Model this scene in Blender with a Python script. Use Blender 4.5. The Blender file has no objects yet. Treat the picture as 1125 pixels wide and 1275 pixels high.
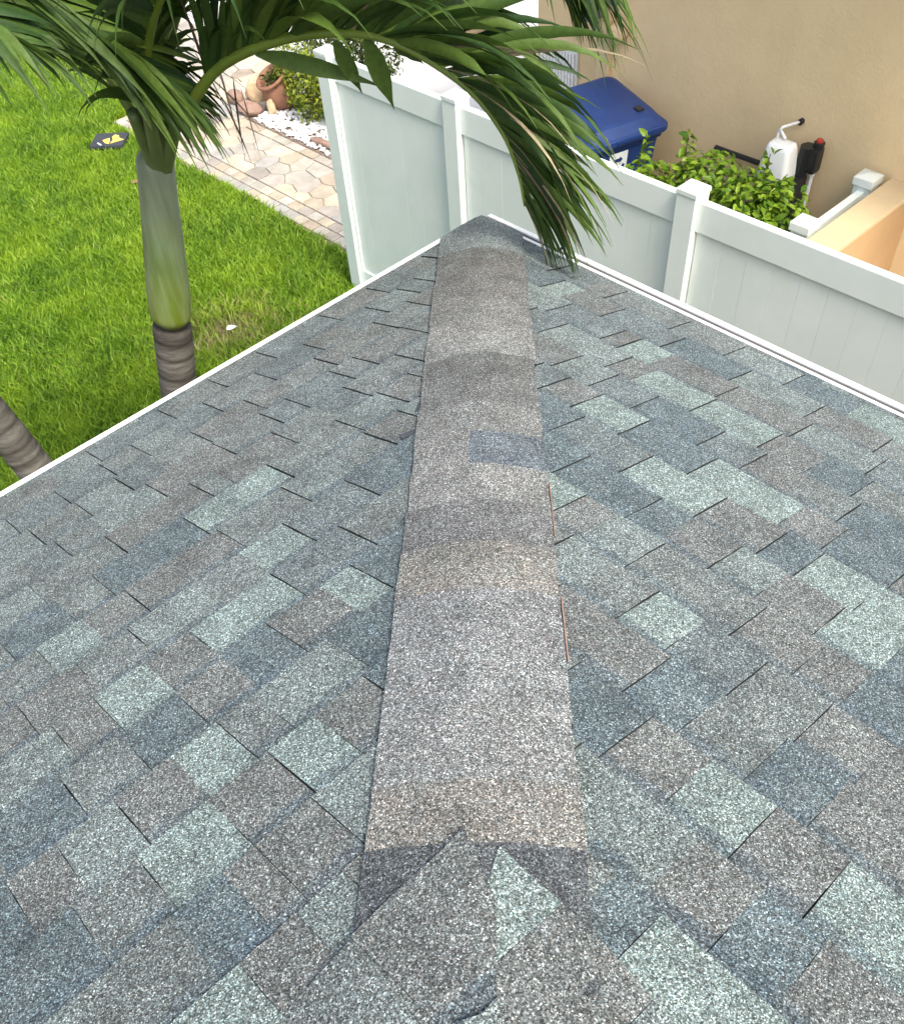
import bpy, bmesh, math, random
import numpy as np
from mathutils import Vector, Matrix
R = math.radians
random.seed(7); rng = np.random.default_rng(7)
scn = bpy.context.scene
col = scn.collection

# ------------------------------------------------------------------ camera
FPX, PIT, ROLL, YAW, CY = 1131.2909, 0.93260, -0.10214, -0.09642, 806.5959
CAM = Vector((0.0454, -3.1782, 1.7208))
fw = Vector((math.sin(YAW)*math.cos(PIT), math.cos(YAW)*math.cos(PIT), -math.sin(PIT)))
rt = Vector((math.cos(YAW), -math.sin(YAW), 0)); up = rt.cross(fw)
rt, up = math.cos(ROLL)*rt + math.sin(ROLL)*up, -math.sin(ROLL)*rt + math.cos(ROLL)*up
cd = bpy.data.cameras.new('camera'); cam = bpy.data.objects.new('camera', cd); col.objects.link(cam)
M = Matrix((rt, up, -fw)).transposed().to_4x4(); M.translation = CAM; cam.matrix_world = M
cd.sensor_fit = 'HORIZONTAL'; cd.sensor_width = 36; cd.lens = FPX/1125*36
cd.shift_y = (CY-637.5)/1125; cd.clip_start = 0.05; cd.clip_end = 500
scn.camera = cam

# ------------------------------------------------------------------ sky, sun, exposure
SUN_DIR = Vector((0.55, -0.82, 0)).normalized()      # horizontal direction towards the sun
SUN_EL = R(56)
w = bpy.data.worlds.new('World'); scn.world = w; w.use_nodes = True
nt = w.node_tree; nt.nodes.clear()
sky = nt.nodes.new('ShaderNodeTexSky'); sky.sky_type = 'NISHITA'; sky.sun_disc = False
sky.sun_elevation = SUN_EL; sky.sun_rotation = math.atan2(SUN_DIR.x, SUN_DIR.y)
sky.dust_density = 6.0; sky.air_density = 1.0; sky.ozone_density = 0.3
bg = nt.nodes.new('ShaderNodeBackground'); bg.inputs[1].default_value = 0.15
wo = nt.nodes.new('ShaderNodeOutputWorld')
nt.links.new(sky.outputs[0], bg.inputs[0]); nt.links.new(bg.outputs[0], wo.inputs[0])
sd = bpy.data.lights.new('sun', 'SUN'); sd.energy = 1.5; sd.angle = R(16); sd.color = (1.0, 0.955, 0.88)
sun = bpy.data.objects.new('sun', sd); col.objects.link(sun); sun.location = (6, -2, 12)
sv = Vector((SUN_DIR.x*math.cos(SUN_EL), SUN_DIR.y*math.cos(SUN_EL), math.sin(SUN_EL)))
sun.rotation_euler = sv.to_track_quat('Z', 'Y').to_euler()
vs = scn.view_settings; vs.view_transform = 'Standard'; vs.look = 'None'; vs.gamma = 1; vs.exposure = 1.12
vs.use_white_balance = True; vs.white_balance_temperature = 6480; vs.white_balance_tint = 4
vs.use_curve_mapping = False

# ------------------------------------------------------------------ coordinates
GZ = -2.74                       # ground below the eaves corner (which is the origin)
r2 = math.sqrt(2)
def EN(e, n, z=0.0): return Vector(((e+n)/r2, (n-e)/r2, z))     # along / outward from the right-hand eave
def ray(x, y): return fw + rt*((x-562.5)/FPX) - up*((y-CY)/FPX)
def at_z(x, y, z): d = ray(x, y); return CAM + d*((z-CAM.z)/d.z)
def at_plane(x, y, p0, nrm): d = ray(x, y); return CAM + d*((p0-CAM).dot(nrm)/d.dot(nrm))
def smooth(a, b, x):
    t = min(1, max(0, (x-a)/(b-a)))
    return t*t*(3-2*t)

# ------------------------------------------------------------------ materials
class NM:
    def __init__(s, name):
        s.m = bpy.data.materials.new(name); s.m.use_nodes = True; s.t = s.m.node_tree; s.t.nodes.clear()
        s.out = s.n('ShaderNodeOutputMaterial'); s.b = s.n('ShaderNodeBsdfPrincipled'); s.l(s.b.outputs[0], s.out.inputs[0])
    def n(s, typ, **kw):
        x = s.t.nodes.new(typ)
        for k, v in kw.items():
            if k.startswith('i_'): x.inputs[k[2:]].default_value = v
            else: setattr(x, k, v)
        return x
    def l(s, a, b): s.t.links.new(a, b)
    def pos(s): return s.n('ShaderNodeNewGeometry').outputs['Position']
    def obj(s): return s.n('ShaderNodeTexCoord').outputs['Object']
    def noise(s, vec, scale, detail=3, rough=.55):
        x = s.n('ShaderNodeTexNoise'); x.inputs['Scale'].default_value = scale; x.inputs['Detail'].default_value = detail
        x.inputs['Roughness'].default_value = rough
        if vec is not None: s.l(vec, x.inputs['Vector'])
        return x.outputs['Fac']
    def voro(s, vec, scale, feature='F1'):
        x = s.n('ShaderNodeTexVoronoi'); x.feature = feature; x.inputs['Scale'].default_value = scale; s.l(vec, x.inputs['Vector']); return x
    def ramp(s, fac, stops, interp='LINEAR'):
        x = s.n('ShaderNodeValToRGB'); x.color_ramp.interpolation = interp; el = x.color_ramp.elements
        while len(el) < len(stops): el.new(.5)
        for e, (p, c) in zip(el, stops):
            e.position = p; e.color = (*c, 1) if not isinstance(c, (int, float)) else (c, c, c, 1)
        s.l(fac, x.inputs[0]); return x.outputs[0]
    def mix(s, fac, a, b, mode='MIX'):
        x = s.n('ShaderNodeMix', data_type='RGBA', blend_type=mode)
        for i, v in ((0, fac), (6, a), (7, b)):
            if hasattr(v, 'links'): s.l(v, x.inputs[i])
            else: x.inputs[i].default_value = v if i == 0 else (*v, 1)
        return x.outputs[2]
    def math(s, op, a, b=0.0, c=None):
        x = s.n('ShaderNodeMath', operation=op)
        for i, v in enumerate((a, b) if c is None else (a, b, c)):
            if hasattr(v, 'links'): s.l(v, x.inputs[i])
            else: x.inputs[i].default_value = v
        return x.outputs[0]
    def bump(s, h, strength, dist):
        x = s.n('ShaderNodeBump'); x.inputs['Strength'].default_value = strength; x.inputs['Distance'].default_value = dist
        s.l(h, x.inputs['Height']); s.l(x.outputs[0], s.b.inputs['Normal'])
    def fin(s, color=None, rough=.6, spec=.5, trans=0):
        if color is not None:
            if hasattr(color, 'links'): s.l(color, s.b.inputs['Base Color'])
            else: s.b.inputs['Base Color'].default_value = (*color, 1)
        s.b.inputs['Roughness'].default_value = rough; s.b.inputs['Specular IOR Level'].default_value = spec
        if trans:
            tr = s.n('ShaderNodeBsdfTranslucent'); mx = s.n('ShaderNodeMixShader'); mx.inputs[0].default_value = trans
            if hasattr(color, 'links'): s.l(color, tr.inputs[0])
            else: tr.inputs[0].default_value = (*color, 1)
            s.l(s.b.outputs[0], mx.inputs[1]); s.l(tr.outputs[0], mx.inputs[2]); s.l(mx.outputs[0], s.out.inputs[0])
        return s.m
MAT = {}
def plain(name, c, rough=.5, spec=.5, var=.08, scale=9, metal=0, bump=0):
    k = NM(name); p = k.obj(); f = k.noise(p, scale, 5)
    c1 = tuple(x*(1-var) for x in c); c2 = tuple(min(1, x*(1+var)) for x in c)
    cc = k.ramp(f, [(.3, c1), (.7, c2)])
    if bump: k.bump(k.noise(p, 220, 3), bump, .003)
    k.b.inputs['Metallic'].default_value = metal
    MAT[name] = k.fin(cc, rough, spec); return MAT[name]

def granule_mat(name, use_obj=True):
    k = NM(name); p = k.pos()
    oi = k.n('ShaderNodeObjectInfo'); base = oi.outputs['Color']
    if not use_obj:
        va = k.n('ShaderNodeAttribute', attribute_name='tint'); base = va.outputs['Color']
    # printed dark shadow band at the head of the exposure, alpha of the colour = how strong
    uvn = k.n('ShaderNodeAttribute', attribute_name='head'); hv = uvn.outputs['Fac']
    jit = k.math('MULTIPLY_ADD', k.noise(p, 130, 2), .16, -.08)
    jit2 = k.math('MULTIPLY_ADD', k.noise(p, 17, 2), .24, -.12)
    hv = k.math('ADD', k.math('ADD', hv, jit), jit2)
    bandr = k.n('ShaderNodeMapRange'); bandr.inputs[1].default_value = .78; bandr.inputs[2].default_value = .85
    k.l(hv, bandr.inputs[0])
    band = k.math('MULTIPLY', bandr.outputs[0], oi.outputs['Alpha'] if use_obj else .7)
    base = k.mix(k.math('MULTIPLY', band, .85), base, (.088, .118, .145))
    # broad mottling of the granule blend
    base = k.mix(k.ramp(k.noise(p, 21, 4, .7), [(.35, 0.0), (.75, .6)]), base, (.165, .188, .190) if use_obj and name == 'granules' else (.165, .185, .186))
    mot = k.ramp(k.noise(p, 11, 5, .62), [(.28, .74), (.72, 1.22)])
    base = k.mix(1.0, base, mot, 'MULTIPLY')
    # single granules: two crossed cell sizes, each granule light, mid or dark
    v1 = k.voro(p, 600); v2 = k.voro(p, 400)
    s1 = k.n('ShaderNodeSeparateColor'); k.l(v1.outputs['Color'], s1.inputs[0])
    s2 = k.n('ShaderNodeSeparateColor'); k.l(v2.outputs['Color'], s2.inputs[0])
    g1 = k.ramp(s1.outputs[0], [(0, .30), (.22, .55), (.5, .95), (.78, 1.36), (.92, 2.5)], 'CONSTANT')
    g2 = k.ramp(s2.outputs[1], [(0, .62), (.3, .9), (.7, 1.12), (.9, 1.62)], 'CONSTANT')
    gr = k.mix(1.0, g1, g2, 'MULTIPLY')
    colr = k.mix(1.0, base, gr, 'MULTIPLY')
    # a few warm / cool granules
    hue = k.ramp(s1.outputs[2], [(0, (1.05, .98, .93)), (.35, (1, 1, 1)), (.7, (.94, 1.02, 1.06))], 'CONSTANT')
    colr = k.mix(1.0, colr, hue, 'MULTIPLY')
    k.bump(v1.outputs['Distance'], .5, .0014)
    MAT[name] = k.fin(colr, .93, .22); return MAT[name]
granule_mat('granules'); granule_mat('granules_field', False)
plain('asphalt_edge', (.030, .032, .035), .95, .1)

plain('deck', (.03, .033, .036), .95, .1)
k = NM('vinyl'); p = k.pos(); c = k.ramp(k.noise(p, 3.5, 4), [(.3, (.73, .795, .775)), (.7, (.79, .845, .83))])
st = k.ramp(k.noise(p, 1.4, 5, .65), [(.55, (1, 1, 1)), (.8, (.9, .93, .86))]); MAT['vinyl'] = k.fin(k.mix(1, c, st, 'MULTIPLY'), .35, .45)
plain('white_metal', (.82, .84, .85), .35, .5, .04)
plain('dark_gap', (.03, .03, .035), .9, .1)
plain('gutter_shade', (.075, .07, .07), .6, .3)
plain('soffit', (.7, .7, .68), .6)
def stucco(name, c):
    k = NM(name); p = k.pos()
    f = k.noise(p, 2.2, 5, .6); cc = k.ramp(f, [(.3, tuple(x*.93 for x in c)), (.7, tuple(min(1, x*1.05) for x in c))])
    h = k.math('ADD', k.noise(p, 55, 5, .65), k.math('MULTIPLY', k.noise(p, 19, 3), .8)); k.bump(h, .28, .012)
    MAT[name] = k.fin(cc, .85, .2)
stucco('stucco_tan', (.78, .60, .365)); stucco('stucco_house', (.62, .60, .55)); stucco('stucco_cream', (.60, .47, .30))
stucco('stucco_shaded', (.50, .33, .18))
k = NM('concrete'); p = k.pos(); c = k.ramp(k.noise(p, 3, 6, .6), [(.3, (.52, .51, .50)), (.7, (.62, .605, .60))]); k.bump(k.noise(p, 90, 3), .2, .003); MAT['concrete'] = k.fin(c, .85, .2)
k = NM('soil'); p = k.pos(); c = k.ramp(k.noise(p, 30, 6, .65), [(.3, (.07, .06, .028)), (.7, (.20, .16, .09))]); k.bump(k.noise(p, 60, 4), .6, .02); MAT['soil'] = k.fin(c, .95, .1)
k = NM('bed_soil'); p = k.pos(); c = k.ramp(k.noise(p, 25, 6, .65), [(.3, (.16, .12, .1)), (.7, (.33, .26, .22))]); k.bump(k.noise(p, 60, 4), .6, .02); MAT['bed_soil'] = k.fin(c, .95, .1)
k = NM('joint_sand'); p = k.pos(); c = k.ramp(k.noise(p, 80, 4), [(.3, (.36, .30, .23)), (.7, (.48, .41, .33))]); MAT['joint_sand'] = k.fin(c, .95, .1)

def grass_mat():
    k = NM('grass_blades'); p = k.pos()
    rn = k.n('ShaderNodeAttribute', attribute_name='rnd').outputs['Fac']
    c = k.ramp(rn, [(0, (.085, .165, .018)), (.3, (.165, .30, .026)), (.7, (.29, .46, .035)), (.95, (.44, .56, .08)), (1, (.40, .33, .17))])
    pat = k.noise(p, 1.1, 4, .6)
    c = k.mix(k.ramp(pat, [(.42, 0.0), (.66, .62)]), c, (.30, .44, .025))
    dk = k.ramp(k.noise(p, 2.7, 3), [(.36, (.70, .78, .7)), (.56, (1, 1, 1))]); c = k.mix(1, c, dk, 'MULTIPLY')
    MAT['grass_blades'] = k.fin(c, .5, .3, .35)
grass_mat()

def leaf_mat(name, c_lo, c_hi, dry=(.42, .33, .2), trans=.3, rough=.4, drytip=True):
    k = NM(name); p = k.pos()
    rn = k.n('ShaderNodeAttribute', attribute_name='rnd').outputs['Fac']
    tt = k.n('ShaderNodeAttribute', attribute_name='along').outputs['Fac']
    c = k.ramp(rn, [(0, c_lo), (1, c_hi)])
    if drytip:
        f = k.math('ADD', tt, k.math('MULTIPLY_ADD', k.noise(p, 22, 3), .5, -.25))
        f = k.math('ADD', f, k.math('MULTIPLY_ADD', rn, .3, -.15))
        c = k.mix(k.ramp(f, [(1.0, 0.0), (1.16, 1.0)]), c, dry)
    sr = k.ramp(k.noise(p, 60, 2), [(.35, .86), (.65, 1.12)]); c = k.mix(1, c, sr, 'MULTIPLY')
    MAT[name] = k.fin(c, rough, .28, trans)
leaf_mat('palm_leaf', (.016, .046, .010), (.085, .140, .022), (.42, .36, .26), .22, .55)
leaf_mat('palm_leaf_dry', (.10, .065, .05), (.36, .30, .19), (.6, .52, .42), .2, .7)
leaf_mat('hedge_leaf', (.055, .135, .012), (.26, .385, .03), trans=.35, drytip=False)
leaf_mat('bush_leaf', (.06, .11, .01), (.30, .34, .03), trans=.3, drytip=False)
leaf_mat('bush_dark', (.02, .05, .012), (.10, .13, .02), trans=.25, drytip=False)
leaf_mat('yellow_leaf', (.62, .36, .02), (.80, .56, .05), trans=.3, drytip=False)
plain('stem', (.14, .10, .06), .8, .2, .2, 20)

k = NM('crownshaft'); p = k.obj(); mp = k.n('ShaderNodeMapping'); mp.inputs['Scale'].default_value = (22, 22, 2.2); k.l(p, mp.inputs[0])
al = k.n('ShaderNodeAttribute', attribute_name='along').outputs['Fac']
s1 = k.noise(mp.outputs[0], 1.0, 5, .6)
c = k.ramp(al, [(0, (.16, .12, .05)), (.02, (.15, .19, .018)), (.14, (.135, .185, .02)), (.4, (.11, .16, .045)), (.75, (.17, .215, .135)), (.93, (.20, .245, .17)), (1, (.11, .15, .06))])
c = k.mix(k.ramp(s1, [(.42, 0.0), (.75, .55)]), c, (.21, .25, .19)); c = k.mix(1, c, k.ramp(s1, [(.25, .72), (.6, 1.08)]), 'MULTIPLY')
MAT['crownshaft'] = k.fin(c, .42, .4)
k = NM('palm_trunk'); p = k.obj(); al = k.n('ShaderNodeAttribute', attribute_name='rnd').outputs['Fac']
mp = k.n('ShaderNodeMapping'); mp.inputs['Scale'].default_value = (14, 14, 70); k.l(p, mp.inputs[0])
c = k.ramp(al, [(0, (.045, .04, .035)), (.35, (.10, .092, .082)), (1, (.175, .165, .15))]); s1 = k.noise(mp.outputs[0], 1, 5, .65)
c = k.mix(1, c, k.ramp(s1, [(.3, .6), (.7, 1.2)]), 'MULTIPLY'); k.bump(s1, .5, .01); MAT['palm_trunk'] = k.fin(c, .9, .15)
plain('petiole', (.10, .145, .045), .4, .4, .2, 12)
plain('rachis', (.12, .17, .025), .4, .4, .15, 12)
k = NM('bin_blue'); p = k.obj(); c = k.ramp(k.noise(p, 6, 5), [(.3, (.010, .032, .135)), (.7, (.016, .044, .175))]); k.bump(k.noise(p, 300, 2), .12, .001); MAT['bin_blue'] = k.fin(c, .42, .45)
plain('white_print', (.72, .76, .8), .5, .3)
plain('black_plastic', (.018, .018, .02), .45, .4)
plain('grey_plastic', (.12, .12, .13), .5, .4)
plain('white_plastic', (.80, .81, .83), .35, .5, .03)
plain('red_plastic', (.42, .05, .035), .5, .4)
plain('terracotta', (.27, .135, .09), .8, .2, .18, 8, 0, .3)
plain('sandstone', (.58, .42, .27), .85, .2, .22, 14, 0, .5)
plain('redstone', (.28, .185, .15), .9, .15, .2, 22, 0, .5)
plain('pebble', (.80, .80, .82), .6, .3, .06, 40)
plain('mat_black', (.045, .05, .06), .8, .2, .15)
plain('mat_yellow', (.72, .50, .12), .7, .2, .1)
plain('dry_litter', (.20, .13, .08), .9, .1, .2, 30)
plain('asphalt_scrap', (.05, .055, .065), .95, .1, .2, 60)
k = NM('paver_stone'); p = k.pos(); oi = k.n('ShaderNodeObjectInfo')
c = k.mix(1, oi.outputs['Color'], k.ramp(k.noise(p, 7, 5, .65), [(.3, .80), (.7, 1.14)]), 'MULTIPLY'); c = k.mix(1, c, k.ramp(k.noise(p, 120, 3), [(.3, .88), (.7, 1.08)]), 'MULTIPLY')
k.bump(k.noise(p, 60, 4), .3, .006); MAT['paver_stone'] = k.fin(c, .85, .2)
plain('glass_dark', (.02, .025, .03), .1, .6)

# ------------------------------------------------------------------ mesh helpers
def tag(o, label=None, cat=None, group=None, kind=None):
    if label: o['label'] = label
    if cat: o['category'] = cat
    if group: o['group'] = group
    if kind: o['kind'] = kind
    return o
def link(name, me, mat, parent=None, loc=None):
    if mat: me.materials.append(MAT[mat])
    o = bpy.data.objects.new(name, me); col.objects.link(o)
    if parent: o.parent = parent
    if loc is not None: o.location = loc
    return o
def raw(name, verts, faces, mat, parent=None, smoothed=False, attrs=None, loc=None):
    me = bpy.data.meshes.new(name); me.from_pydata([tuple(v) for v in verts], [], faces)
    if attrs:
        for k_, v_ in attrs.items():
            a = me.attributes.new(k_, 'FLOAT', 'POINT'); a.data.foreach_set('value', np.asarray(v_, dtype=np.float32))
    if smoothed: me.polygons.foreach_set('use_smooth', [True]*len(me.polygons))
    me.update(); return link(name, me, mat, parent, loc)
def bmo(name, bm, mat, parent=None, smoothed=False, loc=None):
    bmesh.ops.recalc_face_normals(bm, faces=bm.faces)
    me = bpy.data.meshes.new(name); bm.to_mesh(me); bm.free()
    if smoothed: me.polygons.foreach_set('use_smooth', [True]*len(me.polygons))
    return link(name, me, mat, parent, loc)
def empty(name, loc=(0, 0, 0)):
    o = bpy.data.objects.new(name, None); o.empty_display_size = .1; col.objects.link(o); o.location = loc; return o
def add_box(bm, c, X, Y, Z, sx, sy, sz, bev=0):
    """box with centre c, axes X Y Z (unit vectors), full sizes"""
    res = bmesh.ops.create_cube(bm, size=1)
    m = Matrix((X*sx, Y*sy, Z*sz)).transposed().to_4x4(); m.translation = c
    bmesh.ops.transform(bm, matrix=m, verts=res['verts'])
    if bev:
        es = list({e for v in res['verts'] for e in v.link_edges})
        bmesh.ops.bevel(bm, geom=es, offset=bev, segments=2, affect='EDGES', profile=.7)
UX, UY, UZ = Vector((1, 0, 0)), Vector((0, 1, 0)), Vector((0, 0, 1))
AE, AN = Vector((1/r2, -1/r2, 0)), Vector((1/r2, 1/r2, 0))
def box_en(name, e0, e1, n0, n1, z0, z1, mat, parent=None, bev=0, org=None):
    bm = bmesh.new(); c = EN((e0+e1)/2, (n0+n1)/2, (z0+z1)/2)
    if org is not None: c = c - org
    add_box(bm, c, AE, AN, UZ, e1-e0, n1-n0, z1-z0, bev)
    return bmo(name, bm, mat, parent)
def tube(bm, pts, radii, seg=8, cap=True):
    rings = []
    prev = None
    for i, p_ in enumerate(pts):
        t = (pts[min(i+1, len(pts)-1)] - pts[max(i-1, 0)]).normalized()
        a = prev if prev is not None else (UX if abs(t.x) < .8 else UY)
        b = t.cross(a).normalized(); a = b.cross(t).normalized(); prev = a
        r = radii[i] if hasattr(radii, '__len__') else radii
        rings.append([bm.verts.new(p_ + (a*math.cos(q) + b*math.sin(q))*r) for q in (2*math.pi*j/seg for j in range(seg))])
    for r0, r1 in zip(rings, rings[1:]):
        for j in range(seg): bm.faces.new((r0[j], r0[(j+1) % seg], r1[(j+1) % seg], r1[j]))
    if cap: bm.faces.new(rings[0][::-1]); bm.faces.new(rings[-1])
    return rings
def spline(pts, n):
    """Catmull-Rom through pts"""
    P_ = [pts[0]*2-pts[1]] + list(pts) + [pts[-1]*2-pts[-2]]; out = []
    segs = len(pts)-1
    for i in range(n+1):
        u = i/n*segs; j = min(int(u), segs-1); t = u-j
        a, b, c_, d = P_[j:j+4]
        out.append(.5*((2*b) + (c_-a)*t + (2*a-5*b+4*c_-d)*t*t + (3*b-a-3*c_+d)*t*t*t))
    return out

# ================================================================== GROUND
o = raw('ground', [(-60, -60, GZ-.03), (60, -60, GZ-.03), (60, 60, GZ-.03), (-60, 60, GZ-.03)], [(0, 1, 2, 3)], 'soil'); tag(o, kind='structure')

# ================================================================== THE HOUSE WITH THE ROOF
SL = math.atan(4/12); cS, sS, tS = math.cos(SL), math.sin(SL), math.tan(SL)
EXPO, V0 = .143, .0373
house = empty('house', (0, -2.0, GZ)); HL = Vector((0, -2.0, GZ))
tag(house, 'house with hip roof of mottled blue-grey asphalt shingles and white metal roof edge', 'house')
def roof_pt(side, u, v, wv=0.0, drape=False):
    """u along the eave from the corner, v up the slope, w off the surface; side -1 left, +1 right"""
    e_ = Vector((side/r2, -1/r2, 0)); us = Vector((-side/r2*cS, -cS/r2, sS)); nr = Vector((side/r2*sS, sS/r2, cS))
    p_ = e_*u + us*v
    if drape and p_.x*side < 0:                     # wrapped over the hip onto the other slope
        d = (-(p_.x*-side) - p_.y)/r2               # distance inside the other eave (plan)
        p_ = Vector((p_.x, p_.y, d*tS)); nr = Vector((-side/r2*sS, sS/r2, cS))
    return p_ + nr*wv - HL
def roof_uv(x, y, side):
    e_ = Vector((side/r2, -1/r2, 0)); us = Vector((-side/r2*cS, -cS/r2, sS)); n_ = e_.cross(us)
    X = at_plane(x, y, Vector((0, 0, 0)), n_); return X.dot(e_), X.dot(us)

COLS = {'M': (.218, .272, .266), 'T': (.184, .219, .220), 'G': (.166, .188, .190), 'W': (.160, .168, .169), 'B': (.110, .143, .162), 'D': (.140, .166, .176)}
LINES_L = [(35.8,663.6,61.2,680.9),(69.3,679.7,95.9,695.9),(131.7,672.1,159.5,689.2),(115.6,721.3,147.9,743.8),(156,738.7,191.4,764.6),(38.1,735.2,63.6,753.7),(162.9,791.8,199.9,817.3),(46.2,811.5,78.6,844.5),(328.6,580.3,364.4,595.4),(348.2,608.5,387.5,627),(426.8,599.8,471.9,619.4),(422.2,658.2,466.1,679.5),(349.4,653.6,393.8,675.6),(433.7,705.6,488,733.8),(336.7,717.9,382.9,744.2),(335.5,783,386.4,814.9),(115.6,873.9,161.8,913.6),(79.7,975.6,118.3,1026.4),(146.8,1009.1,196.4,1056.4),(449.9,845,501.9,875.5),(275.4,905.5,325.1,949.4),(335.5,944.8,394.4,985.7),(384,994.5,445.3,1043.7),(65.9,613.9,87,626),(88,626,108.6,638.1),(226.5,646.9,258.9,664.7),(272,664,305,682),(319,1058,376,1114),(28.9,890,56.6,922.4)]
LINES_L += [(504,349,531,351),(516,365,536,368),(444,384,473,389),(456,403,487,409),(488,409,521,415),(483,443,516,450),(496,466,526,473),(486,513,522,522),(446,541,488,553),(449,363,474,363),(521,322,539,323),(436,448,463,453),(390,397,417,397),(313,440,336,446),(366,428,397,437),(382,448,415,454),(311,466,339,473),(258,476,280,482),(298,500,330,510),(350,499,382,507),(247,503,276,513),(421,484,456,493),(411,524,448,537),(335,541,368,552),(192,513,215,520),(235,540,262,551),(262,555,292,566),(161,556,186,568),(106,564,125,574),(235,605,266,619),(139,597,166,610),(180,606,211,620)]
LINES_R = [(681.2,595.1,723.9,573.4),(764.4,595.8,802.5,572.7),(851,595.8,885.7,575.7),(772.4,651.8,814,625.9),(854.5,648.3,907.6,623.6),(769,711.4,819.8,686),(759.7,774.9,817.5,742.6),(871.8,713.7,918.1,688.3),(685.8,642.7,723.9,619.6),(914.3,591.2,949,568.1),(1054.1,621.9,1087.6,601.6),(1035.6,654.3,1069.2,631.6),(1013.7,688.7,1054.1,664.5),(981.3,721.1,1025.2,694),(901.6,795.7,954.8,759.9),(1006.8,795.7,1054.1,756.4),(774.3,863.4,827.5,825.8),(900.3,869.7,953.4,829.2),(752.4,939.7,814.8,894),(923.4,973.7,980,924),(908.5,1064.7,966.1,1010.7),(1009,1139.8,1053,1071.6),(682,338,712,334),(668,416,700,408),(744,424,776,416),(760,436,792,428),(824,414,854,405),(684,388,712,382),(745,460,782,450)]
LINES_R += [(667,359,702,353),(742,397,773,389),(682,459,719,448),(670,486,708,474),(675,543,719,524),(763,547,802,528),(748,374,778,366),(825,411,852,404),(817,436,848,425),(900,446,921,436),(904,477,931,466),(974,482,998,470),(854,517,887,501),(887,500,917,483),(780,513,809,500),(999,521,1027,509),(939,562,968,545),(978,547,1011,531),(862,561,891,543),(1090,563,1110,549),(1073,597,1098,576)]
TL = 'W573,1108 M275,635 M349,681 M281,790 T221,746 M87,812 M169,874 M270,951 M237,1065 M381,937 T133,1040 M283,1250 M452,730 B163,705 B54,781 B332,822 B215,918 B43,1000 B289,1147 B82,1207 B474,782 D425,673 B16,1152 B485,678 W278,689 W398,771 W147,760 W278,863 W452,891 W349,1000 W381,1054 W212,994 W33,1103 W349,1196 W16,918 W327,1098 W93,891 W234,820 T425,1010 T480,1158 T409,1108 G305,738 G202,1218 G153,1136 G125,961 G153,825 T381,842 G469,645 W441,1080 T466,1051 T498,1190 T210,552 W290,566 G350,585 T255,585 D160,600 D60,625 W180,655 G100,735 D235,530 D330,440 D470,400 G400,470 D130,570'
TR = 'M796,440 T734,442 M858,504 M941,533 M854,620 M945,620 M697,616 T718,706 T776,669 M825,760 T925,715 M1032,719 M1044,785 M1119,785 T933,446 T1061,566 M1119,533 B693,512 B734,595 D776,558 B817,645 B867,537 B1020,487 B1069,698 B821,859 D908,810 B1040,599 B1090,868 B743,868 W693,442 W705,487 W838,463 W987,566 W925,500 W734,636 W925,649 W854,686 W780,818 W999,744 G743,735 G1098,624 G1015,632 W991,785 M902,998 M1076,1128 M854,1215 M818,1235 B1008,958 B759,899 B846,871 B981,1148 B1099,879 B704,1176 W830,938 W886,1109 W799,1128 W989,1057 W1080,1022 W1060,832 W925,1255 W1056,1227 G902,907 T811,1029 G775,843 G937,851 W776,1129 M776,1228 B669,1182 G690,1136 M616,1086 D700,350 W740,385 D690,395 G820,395'
def parse(s): return [(t[0], *map(float, t[1:].split(','))) for t in s.split()]

def hip_u(v): return v*cS
VCAP = 1.99                                   # field courses from here on lie over the end of the hip caps
def piece_grid(side, u0, u1, vk, raise_, wrap, vlen=EXPO):
    nu, nv = (6 if wrap else 4), 3; top = []; head = []
    for j in range(nv+1):
        f = j/nv; v = vk + f*(vlen+.018)
        row = []
        for i in range(nu+1):
            u = u0 + (u1-u0)*i/nu
            vv = v
            if j == 0: vv += random.uniform(-.0016, .0016)
            if i in (0, nu) and j: u += random.uniform(-.0012, .0012)
            lim = hip_u(vv) - (.032 if wrap else 0)
            u_ = max(u, lim)
            if wrap: hu = hip_u(vv); u_ = (hu-.032, hu-.016, hu-.004, hu+.004, hu+(u1-hu)*.35, hu+(u1-hu)*.7, u1)[i] if u1 > hu+.02 else u_
            lift = 0
            if vk > VCAP-.06:
                cdist = abs(u_-hip_u(vv))/r2*1.0
                lift = .016*(1-smooth(.12, .24, cdist*1.3))
                if j == 0: vv -= .042*(1-smooth(.16, .3, cdist)) if vk < VCAP+.06 else 0
            wv = .0030 + .0045*(1-f*(vlen+.018)/EXPO) + raise_*(.15+.85*i/nu) + lift + (.004 if wrap else 0) + random.uniform(-.0003, .0003)
            row.append(roof_pt(side, u_, vv, wv, wrap)); head.append(f*(vlen+.018)/vlen)
        top.append(row)
    return top, head
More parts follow.
